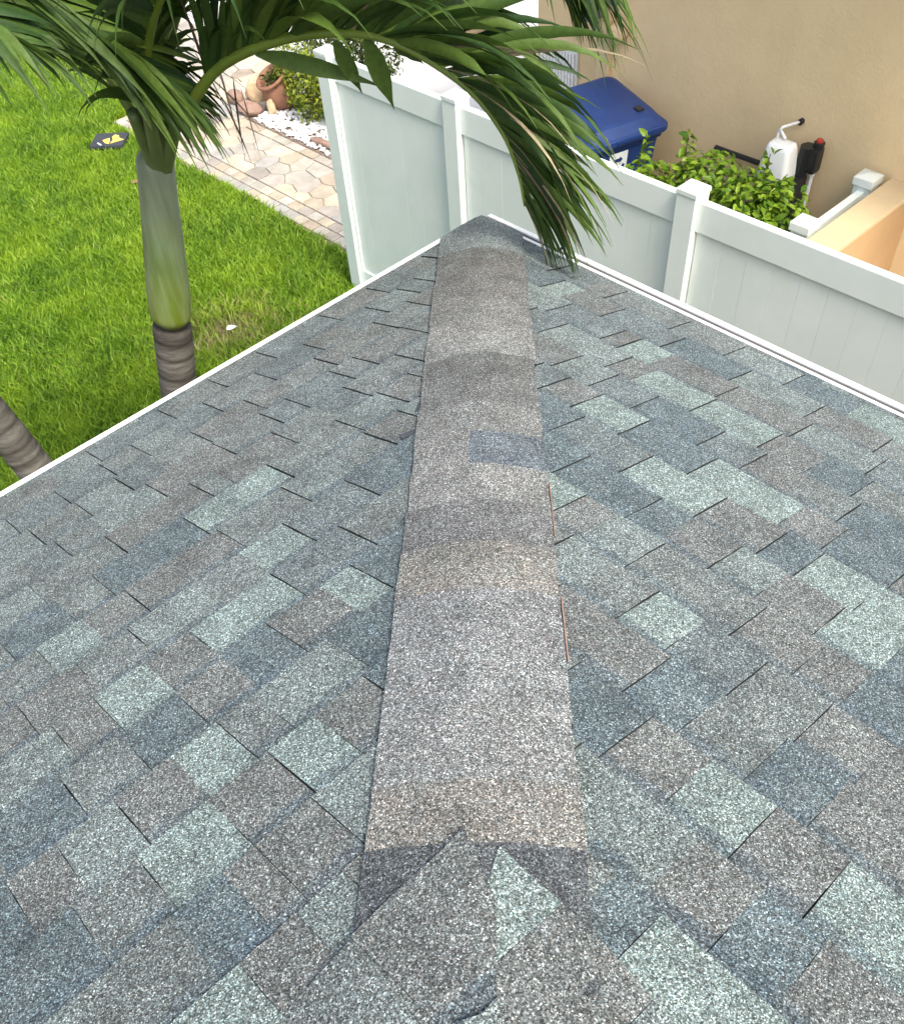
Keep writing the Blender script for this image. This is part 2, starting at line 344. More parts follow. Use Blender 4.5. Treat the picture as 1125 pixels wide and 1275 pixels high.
def shingle_mesh(name, top, head):
    nv, nu = len(top)-1, len(top[0])-1
    V = [p_ for r in top for p_ in r]; H = list(head); F = []
    idx = lambda j, i: j*(nu+1)+i
    for j in range(nv):
        for i in range(nu):
            q = (idx(j, i), idx(j, i+1), idx(j+1, i+1), idx(j+1, i))
            if (V[q[1]]-V[q[0]]).length < 1e-6 and (V[q[2]]-V[q[3]]).length < 1e-6: continue
            F.append(q)
    loop = [idx(0, i) for i in range(nu+1)] + [idx(j, nu) for j in range(1, nv+1)] + [idx(nv, i) for i in range(nu-1, -1, -1)] + [idx(j, 0) for j in range(nv-1, 0, -1)]
    b = len(V)
    ntop = len(F); n_ = len(loop)
    for q in loop: V.append(V[q].copy()); H.append(H[q])
    for q in loop: V.append(V[q] - Vector((0, 0, .014))); H.append(H[q])
    for i in range(n_): F.append((b+i, b+n_+i, b+n_+(i+1) % n_, b+(i+1) % n_))
    f0 = F[ntop//2]; nrm = (V[f0[1]]-V[f0[0]]).cross(V[f0[3]]-V[f0[0]])
    if nrm.z < 0: F = [f[::-1] for f in F]
    me = bpy.data.meshes.new(name); me.from_pydata(V, [], F)
    a = me.attributes.new('head', 'FLOAT', 'POINT'); a.data.foreach_set('value', np.array(H, dtype=np.float32))
    me.materials.append(MAT['granules']); me.materials.append(MAT['asphalt_edge'])
    me.polygons.foreach_set('material_index', [0]*ntop+[1]*(len(F)-ntop)); me.update(); return me
def flip_up(me):
    # make sure the top faces look up
    bm = bmesh.new(); bm.from_mesh(me); bmesh.ops.recalc_face_normals(bm, faces=bm.faces)
    f = max(bm.faces, key=lambda q: abs(q.normal.z)*q.calc_area())
    if f.normal.z < 0: bmesh.ops.reverse_faces(bm, faces=bm.faces)
    bm.to_mesh(me); bm.free()

def in_view(p_, m=60):
    d = p_ + HL - CAM; z = d.dot(fw)
    if z < .1: return False
    x, y = 562.5+FPX*d.dot(rt)/z, CY-FPX*d.dot(up)/z
    return -m-60 < x < 1185+m and -m < y < 1335+m

for side, lines, tiles, lab in ((-1, LINES_L, TL, 'left'), (1, LINES_R, TR, 'right')):
    deck = raw('roof_slope', [roof_pt(side, -.0, .0, -.002), roof_pt(side, 7.5, 0, -.002), roof_pt(side, 7.5, 4.5, -.002), roof_pt(side, hip_u(4.5), 4.5, -.002)],
               [(0, 1, 2, 3) if side > 0 else (3, 2, 1, 0)], 'deck', house)
    anchors, cuts = {}, {}
    for c_, x, y in parse(tiles):
        u, v = roof_uv(x, y, side); anchors.setdefault(math.floor((v-V0)/EXPO), []).append((u, c_))
    for a in lines:
        u, v = roof_uv((a[0]+a[2])/2, (a[1]+a[3])/2, side); cuts.setdefault(math.floor((v-V0)/EXPO), []).append(u)
    rest_V, rest_F, rest_T = [], [], []
    for kk in range(-1, 24):
        vk = V0 + kk*EXPO; vlen = EXPO
        if kk == -1: vk, vlen = .001, V0-.001
        ulo, uhi = max(0, hip_u(vk)-.12), 5.4
        if side > 0 and kk == 12: pass
        A = sorted(anchors.get(kk, [])); B = sorted(cuts.get(kk, []))
        crisp = set(B)
        for (ua, ca), (ub, cb) in zip(A, A[1:]):
            if not any(ua < b < ub for b in B):
                if ub-ua < .30: B.append((ua+ub)/2)
                else: B += [ua+random.uniform(.075, .11), ub-random.uniform(.075, .11)]
        if vk > VCAP-.06: B = [b for b in B if b > hip_u(vk+EXPO)+.08]
        B = sorted(B); bb = [ulo]
        for b in B+[uhi]:
            if b-bb[-1] < .045:
                if b in crisp and len(bb) > 1: bb[-1] = b
                continue
            while b-bb[-1] > .235:
                wd = random.choice((.085, .105, .125, .145, .165, .19)); nb = bb[-1]+wd
                # do not cut a known tile through its middle
                for ua, ca in A:
                    if abs(nb-ua) < .06: nb = ua+.085
                if b-nb < .06: break
                bb.append(nb)
                if random.random() < (.42 if kk > 8 else .5): crisp.add(nb)
            bb.append(b)
        last = None; force = None
        if side > 0 and kk == 14: bb = [ulo, hip_u(vk)+.105, hip_u(vk)+.25]+[b for b in bb if b > hip_u(vk)+.33]; force = 'MW'
        if side < 0 and kk in (14, 15): bb = [ulo, hip_u(vk)+(.16 if kk == 14 else .27)]+[b for b in bb if b > hip_u(vk)+.33]; force = 'WT'[kk-14]
        for u0, u1 in zip(bb, bb[1:]):
            ca = [c_ for ua, c_ in A if u0 <= ua <= u1]
            if ca: cc = ca[0]
            else:
                cc = random.choices('MTGWBD', (3, 20, 30, 28, 8, 16))[0]
                if cc == last: cc = random.choice('TGWD')
            if force: cc, force = force[0], force[1:]
            last = cc
            hi = u1 in crisp
            if hip_u(vk) > u1+.06: continue
            wrap = vk > VCAP-.06 and u0 < hip_u(vk+EXPO) + .02
            gp = .0009 if kk < 7 else .0008 if kk < 10 else .0006; g = gp if u0 in crisp else .0002
            top, head = piece_grid(side, u0+g, u1-(gp if u1 in crisp else .0002), vk, ((0 if kk < 0 else .0031 if kk < 7 else .0027 if kk < 10 else .0021) if hi else 0), wrap and side < 0, vlen)
            jit = random.uniform(.93, 1.07); base = [x*jit for x in COLS[cc]]
            band = (random.uniform(.75, 1) if random.random() < (.4 if cc == 'M' else .85) else random.uniform(0, .35)) * (.85 if hi else 1)
            if any(in_view(p_) for r in top for p_ in r):
                me = shingle_mesh('shingle', top, head)
                s_ = link('shingle', me, None, deck); s_.color = (*base, band)
            elif u0 < 4.6 and kk < 22:
                b0 = len(rest_V); c4 = [top[0][0], top[0][-1], top[-1][-1], top[-1][0]]
                rest_V += c4; rest_V += [q - Vector((0, 0, .012)) for q in c4]; rest_T += [base]*8
                rest_F += [(b0, b0+1, b0+2, b0+3), (b0, b0+4, b0+5, b0+1), (b0+1, b0+5, b0+6, b0+2), (b0+3, b0+7, b0+4, b0)]
    me = bpy.data.meshes.new('shingle_field'); me.from_pydata(rest_V, [], rest_F)
    a = me.color_attributes.new('tint', 'FLOAT_COLOR', 'POINT'); a.data.foreach_set('color', np.array([[*t, 1] for t in rest_T], dtype=np.float32).ravel())
    flip_up(me); s_ = link('shingle_field', me, 'granules_field', deck); tag(s_, kind='stuff')

# --- hip caps, folded over the hip
hipc = empty('hip_ridge', (0, 0, 0)); hipc.parent = house
bm = bmesh.new(); tube(bm, [roof_pt(1, hip_u(v), v, -.012) for v in (.05, 1.0, 2.2, 4.4)], .012, 6); hb = bmo('hip_board', bm, 'deck', house)
bpy.data.objects.remove(hipc)
CAPE = .1405
def cap_piece(s0, s1, c0, c1, colr, band=0.0, name='hip_cap', lift=0.0, dark=False):
    nc = 12; ns = 4; top = []; head = []
    for j in range(ns+1):
        f = j/ns; row = []
        for i in range(nc+1):
            c_ = c0 + (c1-c0)*i/nc
            s_ = s0 + f*(s1-s0) + (random.uniform(-.0015, .0015) if j == 0 else 0)
            s_ = max(s_, abs(c_)-.008)
            edge = random.uniform(-.0012, .0012) if abs(c_) > .13 else 0
            z = .2357*s_ - .2357*(math.sqrt(c_*c_ + .0007)-.008)
            lf = .0225 + lift - .0016*f*(s1-s0)/CAPE - .0045*smooth(.08, .145, abs(c_))
            row.append(Vector((c_+edge, -s_, z+lf)) - HL); head.append(f*(s1-s0)/CAPE if not dark else 0)
        top.append(row)
    me = shingle_mesh(name, top, head)
    me.polygons.foreach_set('use_smooth', [True]*len(me.polygons))
    o_ = link(name, me, None, house); o_.color = (colr[0]*.965, colr[1]*.99, colr[2]*1.01, band); return o_
def mixc(a, b, t): return tuple(x+(y-x)*t for x, y in zip(a, b))
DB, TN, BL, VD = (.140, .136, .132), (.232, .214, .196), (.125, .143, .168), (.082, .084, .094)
capcol = [(.215, .24, .24), (.20, .225, .225), DB, (.145, .137, .134), (.16, .152, .148), (.185, .175, .168), (.23, .22, .21), (.245, .238, .23),
          DB, (.16, .155, .152), (.20, .195, .19), None, (.235, .228, .222), (.165, .16, .162), TN, (.225, .222, .226), (.25, .25, .252), (.255, .252, .25), TN]
for j, c_ in enumerate(capcol):
    s0 = j*CAPE + .062; s1 = s0+CAPE+.02
    if j == 0: s0 = -.01
    if c_ is None:
        cap_piece(s0, s1, -.142, -.018, (.215, .205, .2)); cap_piece(s0, s1, -.0178, .142, BL)
    else:
        cap_piece(s0, s1, -.143+random.uniform(-.002, .002), .143+random.uniform(-.002, .002), mixc(c_, c_, 0), 0)
s_last = len(capcol)*CAPE+.062
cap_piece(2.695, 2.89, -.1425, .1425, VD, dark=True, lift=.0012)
# thin red backing strip peeping out along one stretch of the caps
bm = bmesh.new()
for s0, s1 in ((1.78, 1.98), (2.16, 2.33)):
    add_box(bm, Vector((.1475, -(s0+s1)/2, .2357*((s0+s1)/2-.1475)+.0115))-HL, UX, Vector((0, -1, .2357)).normalized(), UZ, .0024, s1-s0, .004)
bmo('cap_backing_edge', bm, 'redstone', house)
# scraps of torn felt beside the caps
for (x, y, ln, wd, rz) in ((524, 510, .055, .012, 1.3), (511, 545, .045, .014, .45)):
    u, v = roof_uv(x, y, -1); bm = bmesh.new(); p0 = roof_pt(-1, u, v, .010)
    d = Vector((math.cos(rz), math.sin(rz), 0)); add_box(bm, p0, d, UZ.cross(d), UZ, ln, wd, .004, .001); bmo('felt_scrap', bm, 'asphalt_scrap', house)

# --- white roof edge, gutter, fascia, soffit, walls
def along_eave(name, side, u0, u1, dn0, dn1, z0, z1, mat, bev=.001):
    """bar along an eave: dn outward from the eave line"""
    a = Vector((side/r2, -1/r2, 0)); n_ = Vector((side/r2, 1/r2, 0)); bm = bmesh.new()
    add_box(bm, a*(u0+u1)/2 + n_*(dn0+dn1)/2 + UZ*(z0+z1)/2 - HL, a, n_, UZ, u1-u0, dn1-dn0, z1-z0, bev); return bmo(name, bm, mat, house)
along_eave('drip_edge', -1, -.003, 7, -.002, .017, -.045, .009, 'white_metal')
along_eave('fascia', -1, -.02, 7, -.045, -.012, -.20, -.01, 'soffit')
along_eave('drip_edge', 1, .006, 7, -.002, .010, -.045, .009, 'white_metal')
along_eave('gutter_shade_bar', 1, .02, 7, .0105, .0305, -.05, .0005, 'gutter_shade')  # solid bar up to the rim, its dark colour stands for shade in the gutter
along_eave('gutter_lip', 1, -.0, 7, .031, .050, -.07, .006, 'white_metal', .003)
along_eave('gutter_joint', 1, .345, .357, .006, .0515, -.052, .0085, 'black_plastic')
along_eave('fascia', 1, -.02, 7, -.045, -.006, -.20, -.055, 'soffit')
ov = .55
for side in (-1, 1):
    a = Vector((side/r2, -1/r2, 0)); n_ = Vector((side/r2, 1/r2, 0)); bm = bmesh.new()
    add_box(bm, a*(ov/2+3.7) - n_*(ov/2) + UZ*-.195 - HL, a, n_, UZ, 7.4-ov, ov-.06, .02); bmo('soffit', bm, 'soffit', house)
    bm = bmesh.new(); add_box(bm, a*(ov+3.45) - n_*(ov+.1) + UZ*((GZ-.19)/2) - HL, a, n_, UZ, 6.9-(0 if side > 0 else .2), .2, -GZ-.21); bmo('wall', bm, 'stucco_house', house)

# ================================================================== WHITE VINYL FENCE
FN, FT = 2.083, -.905
f_org = EN(-2.0, FN, GZ); fence = empty('vinyl_fence', f_org)
tag(fence, 'long white vinyl privacy fence with square post caps beside the roof', 'fence')
posts = [-3.655, -2.34, -.47, 1.36, 3.19]
for i, e in enumerate(posts):
    p_ = box_en('post', e-.0635, e+.0635, FN-.0635, FN+.0635, GZ-.05, FT+(.03 if i else -.005), 'vinyl', fence, .004, f_org)
    if i == 0:
        box_en('post_channel', e+.0635, e+.083, FN-.03, FN+.03, GZ, FT-.02, 'vinyl', p_, .002, f_org)
    bm = bmesh.new(); c = EN(e, FN, FT+(.03 if i else -.005)) - f_org
    hw = .068
    add_box(bm, c+UZ*.012, AE, AN, UZ, hw*2, hw*2, .026, .003)
    v = [bm.verts.new(c+AE*(a*hw*.96)+AN*(b*hw*.96)+UZ*.0245) for a, b in ((-1, -1), (1, -1), (1, 1), (-1, 1))]; tp = bm.verts.new(c+UZ*.046)
    for q in range(4): bm.faces.new((v[q], v[(q+1) % 4], tp))
    bmo('post_cap', bm, 'vinyl', p_)
for e0, e1 in zip(posts, posts[1:]):
    a, b = e0+.064, e1-.064
    box_en('top_rail', a, b, FN-.025, FN+.025, FT-.165, FT, 'vinyl', fence, .004, f_org)
    box_en('bottom_rail', a, b, FN-.025, FN+.025, GZ+.05, GZ+.20, 'vinyl', fence, .004, f_org)
    n_ = max(1, round((b-a-.02)/.172)); wd = (b-a-.02)/n_
    for q in range(n_):
        jit = random.uniform(-.0004, .0004)
        box_en('plank', a+.01+q*wd+.0003, a+.01+(q+1)*wd-.0003, FN-.011+jit, FN+.011+jit, GZ+.19, FT-.15, 'vinyl', fence, .0014, f_org)

# ================================================================== NEIGHBOUR'S SIDE
o = raw('neighbour_concrete', [EN(e, n, GZ+.004) for e, n in ((-12, 4.55), (-3.3, 4.55), (-3.3, 2.2), (6, 2.2), (6, 4.36), (-2.9, 4.36), (-2.9, 14), (-12, 14))], [(7, 6, 5, 4, 3, 2, 1, 0)], 'concrete')
o.name = 'concrete_apron'; tag(o, kind='structure')
nb_org = EN(0, 4.5, GZ); nb = empty('neighbour_house', nb_org)
tag(nb, 'tan stucco house beyond the white fence, its plain side wall facing the roof', 'house')
WN = 4.36
box_en('wall', -2.92, 6, WN, WN+.25, GZ, .75, 'stucco_tan', nb, 0, nb_org)
box_en('front_wall', -2.92, -2.72, WN+.25, WN+6, GZ, .75, 'stucco_tan', nb, 0, nb_org)
box_en('corner_pilaster', -3.02, -2.89, WN-.05, WN+.42, GZ, .75, 'stucco_cream', nb, .008, nb_org)
bm = bmesh.new(); add_box(bm, EN(1.5, WN+2.7, .95)-nb_org, AE, AN, UZ, 10, 6.9, .22, .01); bmo('roof_slab', bm, 'soffit', nb)
box_en('recessed_wall', -4.05, -3.02, WN+.38, WN+.6, GZ, .75, 'stucco_tan', nb, 0, nb_org)
lv_ = box_en('louvre_frame', -4.0, -3.55, WN+.355, WN+.379, -2.35, -1.65, 'white_plastic', nb, .004, nb_org)
for q in range(11): box_en('slat', -3.97+q*.037, -3.945+q*.037, WN+.335, WN+.357, -2.30, -1.70, 'white_plastic', lv_, .002, nb_org)
# round outlet spout sticking out of the wall
bm = bmesh.new(); c0 = EN(-2.80, WN+.02, -1.225)-nb_org; dv = (-AN+UZ*-.25).normalized()
tube(bm, [c0, c0+dv*.10, c0+dv*.135, c0+dv*.15, c0+dv*.152, c0+dv*.11], [.075, .075, .074, .066, .055, .05], 20); bmo('wall_spout', bm, 'stucco_cream', nb, True)
box_en('meter_box', -3.06, -2.93, WN-.24, WN-.06, -1.16, -.86, 'grey_plastic', nb, .02, nb_org)
# low wing wall
wg = empty('wing_wall', EN(-.22, 3.8, GZ)); wo_ = EN(-.22, 3.8, GZ); tag(wg, 'low tan stucco wing wall with pale flat top beside white rail', 'wall')
box_en('wall_body', -.31, -.135, 2.6, WN+.005, GZ, -1.675, 'stucco_shaded', wg, 0, wo_)  # tan stucco darkened to orange: shade and warm bounce put into the colour
box_en('wall_coping', -.335, -.12, 2.58, WN-.001, -1.675, -1.64, 'stucco_cream', wg, .006, wo_)
# short white screen with two caps
sc_o = EN(-.45, 3.8, GZ); sc = empty('vinyl_screen', sc_o); tag(sc, 'short white vinyl screen with two capped posts against the tan wall', 'fence')
for n_ in (3.46, 4.24):
    p_ = box_en('post', -.51, -.385, n_-.062, n_+.062, GZ, -1.66, 'vinyl', sc, .004, sc_o)
    bm = bmesh.new(); c = EN(-.4475, n_, -1.66)-sc_o
    add_box(bm, c+UZ*.02, AE, AN, UZ, .15, .15, .055, .006)
    v = [bm.verts.new(c+AE*(a*.07)+AN*(b*.07)+UZ*.047) for a, b in ((-1, -1), (1, -1), (1, 1), (-1, 1))]; tp = bm.verts.new(c+UZ*.068)
    for q in range(4): bm.faces.new((v[q], v[(q+1) % 4], tp))
    bmo('post_cap', bm, 'vinyl', p_)
box_en('top_rail', -.475, -.42, 3.522, 4.178, -1.79, -1.70, 'vinyl', sc, .006, sc_o)
box_en('bottom_rail', -.475, -.42, 3.522, 4.178, GZ+.06, GZ+.16, 'vinyl', sc, .006, sc_o)
for q in range(4): box_en('plank', -.46, -.435, 3.525+q*.163, 3.525+(q+1)*.163-.003, GZ+.15, -1.78, 'vinyl', sc, .003, sc_o)

# ---- blue wheeled recycling bin
bo = EN(-2.55, 3.86, GZ); rb = empty('recycling_bin', bo); rb.scale = (1, 1, 1.10); rb.rotation_euler = (0, 0, R(-16)); tag(rb, 'blue wheeled recycling bin with white recycling mark by the tan wall', 'bin')
def loft(bm, rings, cap=True):
    R_ = [[bm.verts.new(p_) for p_ in r] for r in rings]; n_ = len(R_[0])
    for a, b in zip(R_, R_[1:]):
        for j in range(n_): bm.faces.new((a[j], a[(j+1) % n_], b[(j+1) % n_], b[j]))
    if cap: bm.faces.new(R_[0][::-1]); bm.faces.new(R_[-1])
def rrect(hx, hy, r, z, ox=0, oy=0, slope=0, n=4):
    out = []
    for sx, sy, a0 in ((1, 1, 0), (-1, 1, 90), (-1, -1, 180), (1, -1, 270)):
        for q in range(n+1):
            a = R(a0+90*q/n); x = sx*(hx-r)+r*math.cos(a)+ox; y = sy*(hy-r)+r*math.sin(a)+oy
            out.append(AE*x + AN*y + UZ*(z+slope*x))
    return out
bm = bmesh.new(); loft(bm, [rrect(.27, .25, .05, .07, -.02), rrect(.28, .26, .05, .1, -.02), rrect(.345, .325, .05, .90), rrect(.365, .345, .05, .90), rrect(.365, .345, .05, .955)])
bin_body = bmo('bin_body', bm, 'bin_blue', rb, False)
bm = bmesh.new()
loft(bm, [rrect(.39, .37, .07, .952, 0, 0, -.05), rrect(.40, .38, .07, .965, 0, 0, -.05), rrect(.40, .38, .07, 1.0, 0, 0, -.06), rrect(.385, .365, .07, 1.012, 0, 0, -.07),
          rrect(.375, .35, .07, 1.012, 0, 0, -.07), rrect(.33, .31, .08, 1.065, -.02, 0, -.09), rrect(.30, .28, .08, 1.072, -.02, 0, -.09)])
lid = bmo('lid', bm, 'bin_blue', rb)
box = lambda nm, x, y, z, sx, sy, sz, mat, par, bev=.004: (lambda bm: (add_box(bm, AE*x+AN*y+UZ*z, AE, AN, UZ, sx, sy, sz, bev), bmo(nm, bm, mat, par))[1])(bmesh.new())
box('lid_recess', .20, .20, 1.056, .07, .06, .02, 'black_plastic', lid, .008)
box('lid_handle', .375, 0, .965, .06, .26, .03, 'bin_blue', lid, .01)
bm = bmesh.new(); tube(bm, [AE*-.40+AN*-.2+UZ*1.0, AE*-.44+AN*-.2+UZ*1.0, AE*-.44+AN*.2+UZ*1.0, AE*-.40+AN*.2+UZ*1.0], .016, 8); bmo('rear_handle', bm, 'bin_blue', rb)
for s_ in (-1, 1):
    bm = bmesh.new(); tube(bm, [AE*-.28+AN*(s_*.27)+UZ*.125, AE*-.28+AN*(s_*.325)+UZ*.125], .125, 20); bmo('wheel', bm, 'black_plastic', rb)
# printed white mark: chasing arrows around a figure
def on_face(y, z):  # point on the sloping front face (+e side)
    f = (z-.1)/.8; return AE*(.26+.085*f+.0035) + AN*y + UZ*z
def flat(name, polys, mat, par, off=0.0):
    bm = bmesh.new()
    for pl in polys:
        vs_ = [bm.verts.new(on_face(y, z)+AE*off) for y, z in pl]; f = bm.faces.new(vs_)
        ex = bmesh.ops.extrude_face_region(bm, geom=[f]); bmesh.ops.translate(bm, verts=[g for g in ex['geom'] if isinstance(g, bmesh.types.BMVert)], vec=AE*.002)
    return bmo(name, bm, mat, par)
cy_, cz_ = -.06, .77
rot = lambda y, z, a: (cy_ + (y*math.cos(a)-z*math.sin(a)), cz_ + (y*math.sin(a)+z*math.cos(a)))
flat('recycling_mark', [[(cy_-.085, cz_-.10), (cy_+.085, cz_-.10), (cy_+.085, cz_+.10), (cy_-.085, cz_+.10)]], 'white_print', bin_body)
arrows = []
for q in range(3):
    a = q*2*math.pi/3
    arrows.append([rot(y, z, a) for y, z in ((-.035, .034), (.012, .034), (.012, .022), (.042, .047), (.012, .07), (.012, .058), (-.035, .058))])
arrows.append([(cy_-.02, cz_-.088), (cy_+.02, cz_-.088), (cy_+.02, cz_-.072), (cy_-.02, cz_-.072)])
flat('recycling_arrows', arrows, 'bin_blue', bin_body, .0025)

# ---- hedge of bright leaves between fence and wall
def leaves(name, pts, nrm, size, mat, parent, lw=.45, curl=.25):
    """many small folded leaves in one mesh"""
    n_ = len(pts); pts = np.asarray(pts); nrm = np.asarray(nrm); nrm = nrm/np.linalg.norm(nrm, axis=1)[:, None]
    a = rng.normal(size=(n_, 3)); t = np.cross(nrm, a); t /= np.linalg.norm(t, axis=1)[:, None]; b = np.cross(nrm, t)
    sz = size*rng.uniform(.6, 1.25, n_)[:, None]
    prof = ((0, 0), (.35, lw*.5), (.7, lw*.38), (1, 0))
    V = [pts]
    for f, wd in prof[1:3]:
        base = pts + t*sz*f - nrm*sz*curl*f*f
        V += [base + b*sz*wd + nrm*sz*.10, base, base - b*sz*wd + nrm*sz*.10]
    V.append(pts + t*sz - nrm*sz*curl)
    V = np.stack(V, 1).reshape(-1, 3)
    f0 = np.array([[0, 1, 2], [0, 2, 3], [7, 5, 4], [7, 6, 5]]); q0 = np.array([[1, 4, 5, 2], [2, 5, 6, 3]])
    off = (np.arange(n_)*8)[:, None, None]
    F = [tuple(x) for x in (f0[None]+off).reshape(-1, 3)] + [tuple(x) for x in (q0[None]+off).reshape(-1, 4)]
    rv = np.repeat(rng.random(n_), 8)
    return raw(name, V, F, mat, parent, True, {'rnd': rv})
def bush(name, org, lobes, nleaf, size, mat, label, cat, stems=6, mats2=None, group=None, lw=.45):
    b = empty(name, org); tag(b, label, cat, group)
    P_, N_ = [], []
    tot = sum(l[3]*l[4]*l[5] for l in lobes)
    for (x, y, z, a, bb, c_) in lobes:
        m_ = int(nleaf*a*bb*c_/tot)
        d = rng.normal(size=(m_, 3)); d /= np.linalg.norm(d, axis=1)[:, None]
        rr = rng.uniform(.45, 1.05, m_)**.6
        P_.append(np.array([x, y, z]) + d*rr[:, None]*np.array([a, bb, c_])); N_.append(d*.6 + np.array([.15, -.1, .75]) + rng.normal(size=(m_, 3))*.38)
    P_ = np.concatenate(P_); N_ = np.concatenate(N_); keep = P_[:, 2] > .02
    leaves('crown', P_[keep], N_[keep], size, mat, b, lw)
    for q in range(stems):
        l = random.choice(lobes); bm = bmesh.new()
        e_ = Vector((l[0]+random.uniform(-.5, .5)*l[3], l[1]+random.uniform(-.5, .5)*l[4], l[2]+.3*l[5])); s_ = Vector((e_.x*.75, e_.y*.75, 0))
        tube(bm, [s_, (s_+e_)/2+Vector((random.uniform(-.03, .03), random.uniform(-.03, .03), 0)), e_], [.011, .008, .004], 5); bmo('stem', bm, 'stem', b)
    return b
ho = EN(-1.25, 3.55, GZ)
lob = []
for e, n, z, a, b_, c_ in ((-1.75, 3.45, .72, .30, .30, .34), (-1.35, 3.62, .80, .34, .34, .36), (-1.0, 3.55, .84, .30, .34, .34), (-.78, 3.62, .80, .22, .34, .34), (-1.2, 3.25, .60, .6, .22, .36), (-.85, 3.3, .62, .24, .26, .33), (-1.3, 3.5, .35, .6, .4, .36), (-1.9, 3.5, .35, .25, .3, .3)):
    v = EN(e, n, 0)-EN(-1.25, 3.55, 0); lob.append((v.x, v.y, z+.07, (a+b_)/2, (a+b_)/2, c_))
hedge = bush('hedge', ho, lob, 9000, .070, 'hedge_leaf', 'bright green leafy hedge growing between the white fence and tan wall', 'hedge', 10, lw=.52)
for e, n, h in ((-1.93, 3.62, 1.2), (-1.62, 3.72, 1.27), (-1.05, 3.85, 1.22), (-.86, 3.75, 1.2)):
    b0 = EN(e, n, .7)-EN(-1.25, 3.55, 0); bm = bmesh.new(); tpt = b0+Vector((random.uniform(-.05, .05), random.uniform(-.05, .05), h-.7)); tube(bm, [b0, tpt], [.006, .003], 5); bmo('stem', bm, 'stem', hedge)
    ps = [tuple(b0.lerp(tpt, random.uniform(.3, 1.0))+Vector((random.uniform(-.025, .025), random.uniform(-.025, .025), 0))) for _ in range(34)]
    leaves('shoot_leaves', ps, rng.normal(size=(34, 3))*.5+np.array([0, 0, .8]), .075, 'hedge_leaf', hedge, .5)
for _ in range(1):
    bm = bmesh.new(); tube(bm, [EN(-1.75, WN-.06, GZ+.92)-ho, EN(-1.35, WN-.06, GZ+.92)-ho], .02, 8)
    pp = bmo('drain_pipe', bm, 'black_plastic', None); pp.location = ho; tag(pp, 'thin black pipe running along the tan wall behind the hedge', 'pipe')

# ---- water equipment on the wall: white hood, black body, red valves, white pipes
q_o = EN(-1.05, 4.2, GZ); we = empty('water_equipment', q_o); tag(we, 'white hooded water unit with black valves and white pipes beside the tan wall', 'equipment')
L_ = lambda e, n, z: EN(e, n, z)-q_o
bm = bmesh.new()
rg = lambda hx, hy, r, z, ox=0, oy=0: [p_+L_(-1.10, 4.14, z) for p_ in rrect(hx, hy, r, 0, ox, oy)]
loft(bm, [rg(.125, .095, .03, -1.80), rg(.12, .09, .035, -1.74), rg(.10, .075, .035, -1.58), rg(.09, .065, .035, -1.545), rg(.07, .045, .03, -1.535)])
hood = bmo('hood', bm, 'white_plastic', we, True)
bm = bmesh.new(); add_box(bm, L_(-1.02, 4.20, -2.24), AE, AN, UZ, .20, .18, .94, .02); bmo('pump_body', bm, 'black_plastic', we)
bm = bmesh.new(); add_box(bm, L_(-.93, 4.27, -1.65), AE, AN, UZ, .15, .10, .17, .02); tube(bm, [L_(-.97, 4.24, -1.80), L_(-.955, 4.24, -1.56)], [.045, .05], 12); tube(bm, [L_(-.90, 4.28, -1.68), L_(-.89, 4.28, -1.53)], [.035, .04], 12); bmo('valve_body', bm, 'black_plastic', we, False)
bm = bmesh.new(); tube(bm, [L_(-.895, 4.285, -1.532), L_(-.892, 4.285, -1.515)], .026, 10); bmo('valve_cap', bm, 'red_plastic', we)
bm = bmesh.new(); tube(bm, [L_(-1.105, WN-.005, -1.47), L_(-1.14, 4.28, -1.475), L_(-1.17, 4.22, -1.48), L_(-1.18, 4.2, -1.50), L_(-1.17, 4.17, -1.58)], .011, 8); tube(bm, [L_(-1.18, 4.2, -1.49), L_(-1.10, 4.16, -1.52)], .011, 8); bmo('supply_pipe', bm, 'white_plastic', we, True)
bm = bmesh.new(); tube(bm, [L_(-1.105, WN-.03, -1.47), L_(-1.105, WN+.002, -1.47)], .022, 10); bmo('pipe_collar', bm, 'black_plastic', we)
bm = bmesh.new(); tube(bm, [L_(-.885, 4.27, -1.67), L_(-.89, 4.27, -2.7)], .016, 8); tube(bm, [L_(-.885, 4.27, -1.70), L_(-.886, 4.27, -1.76)], .022, 8); bmo('down_pipe', bm, 'white_plastic', we)

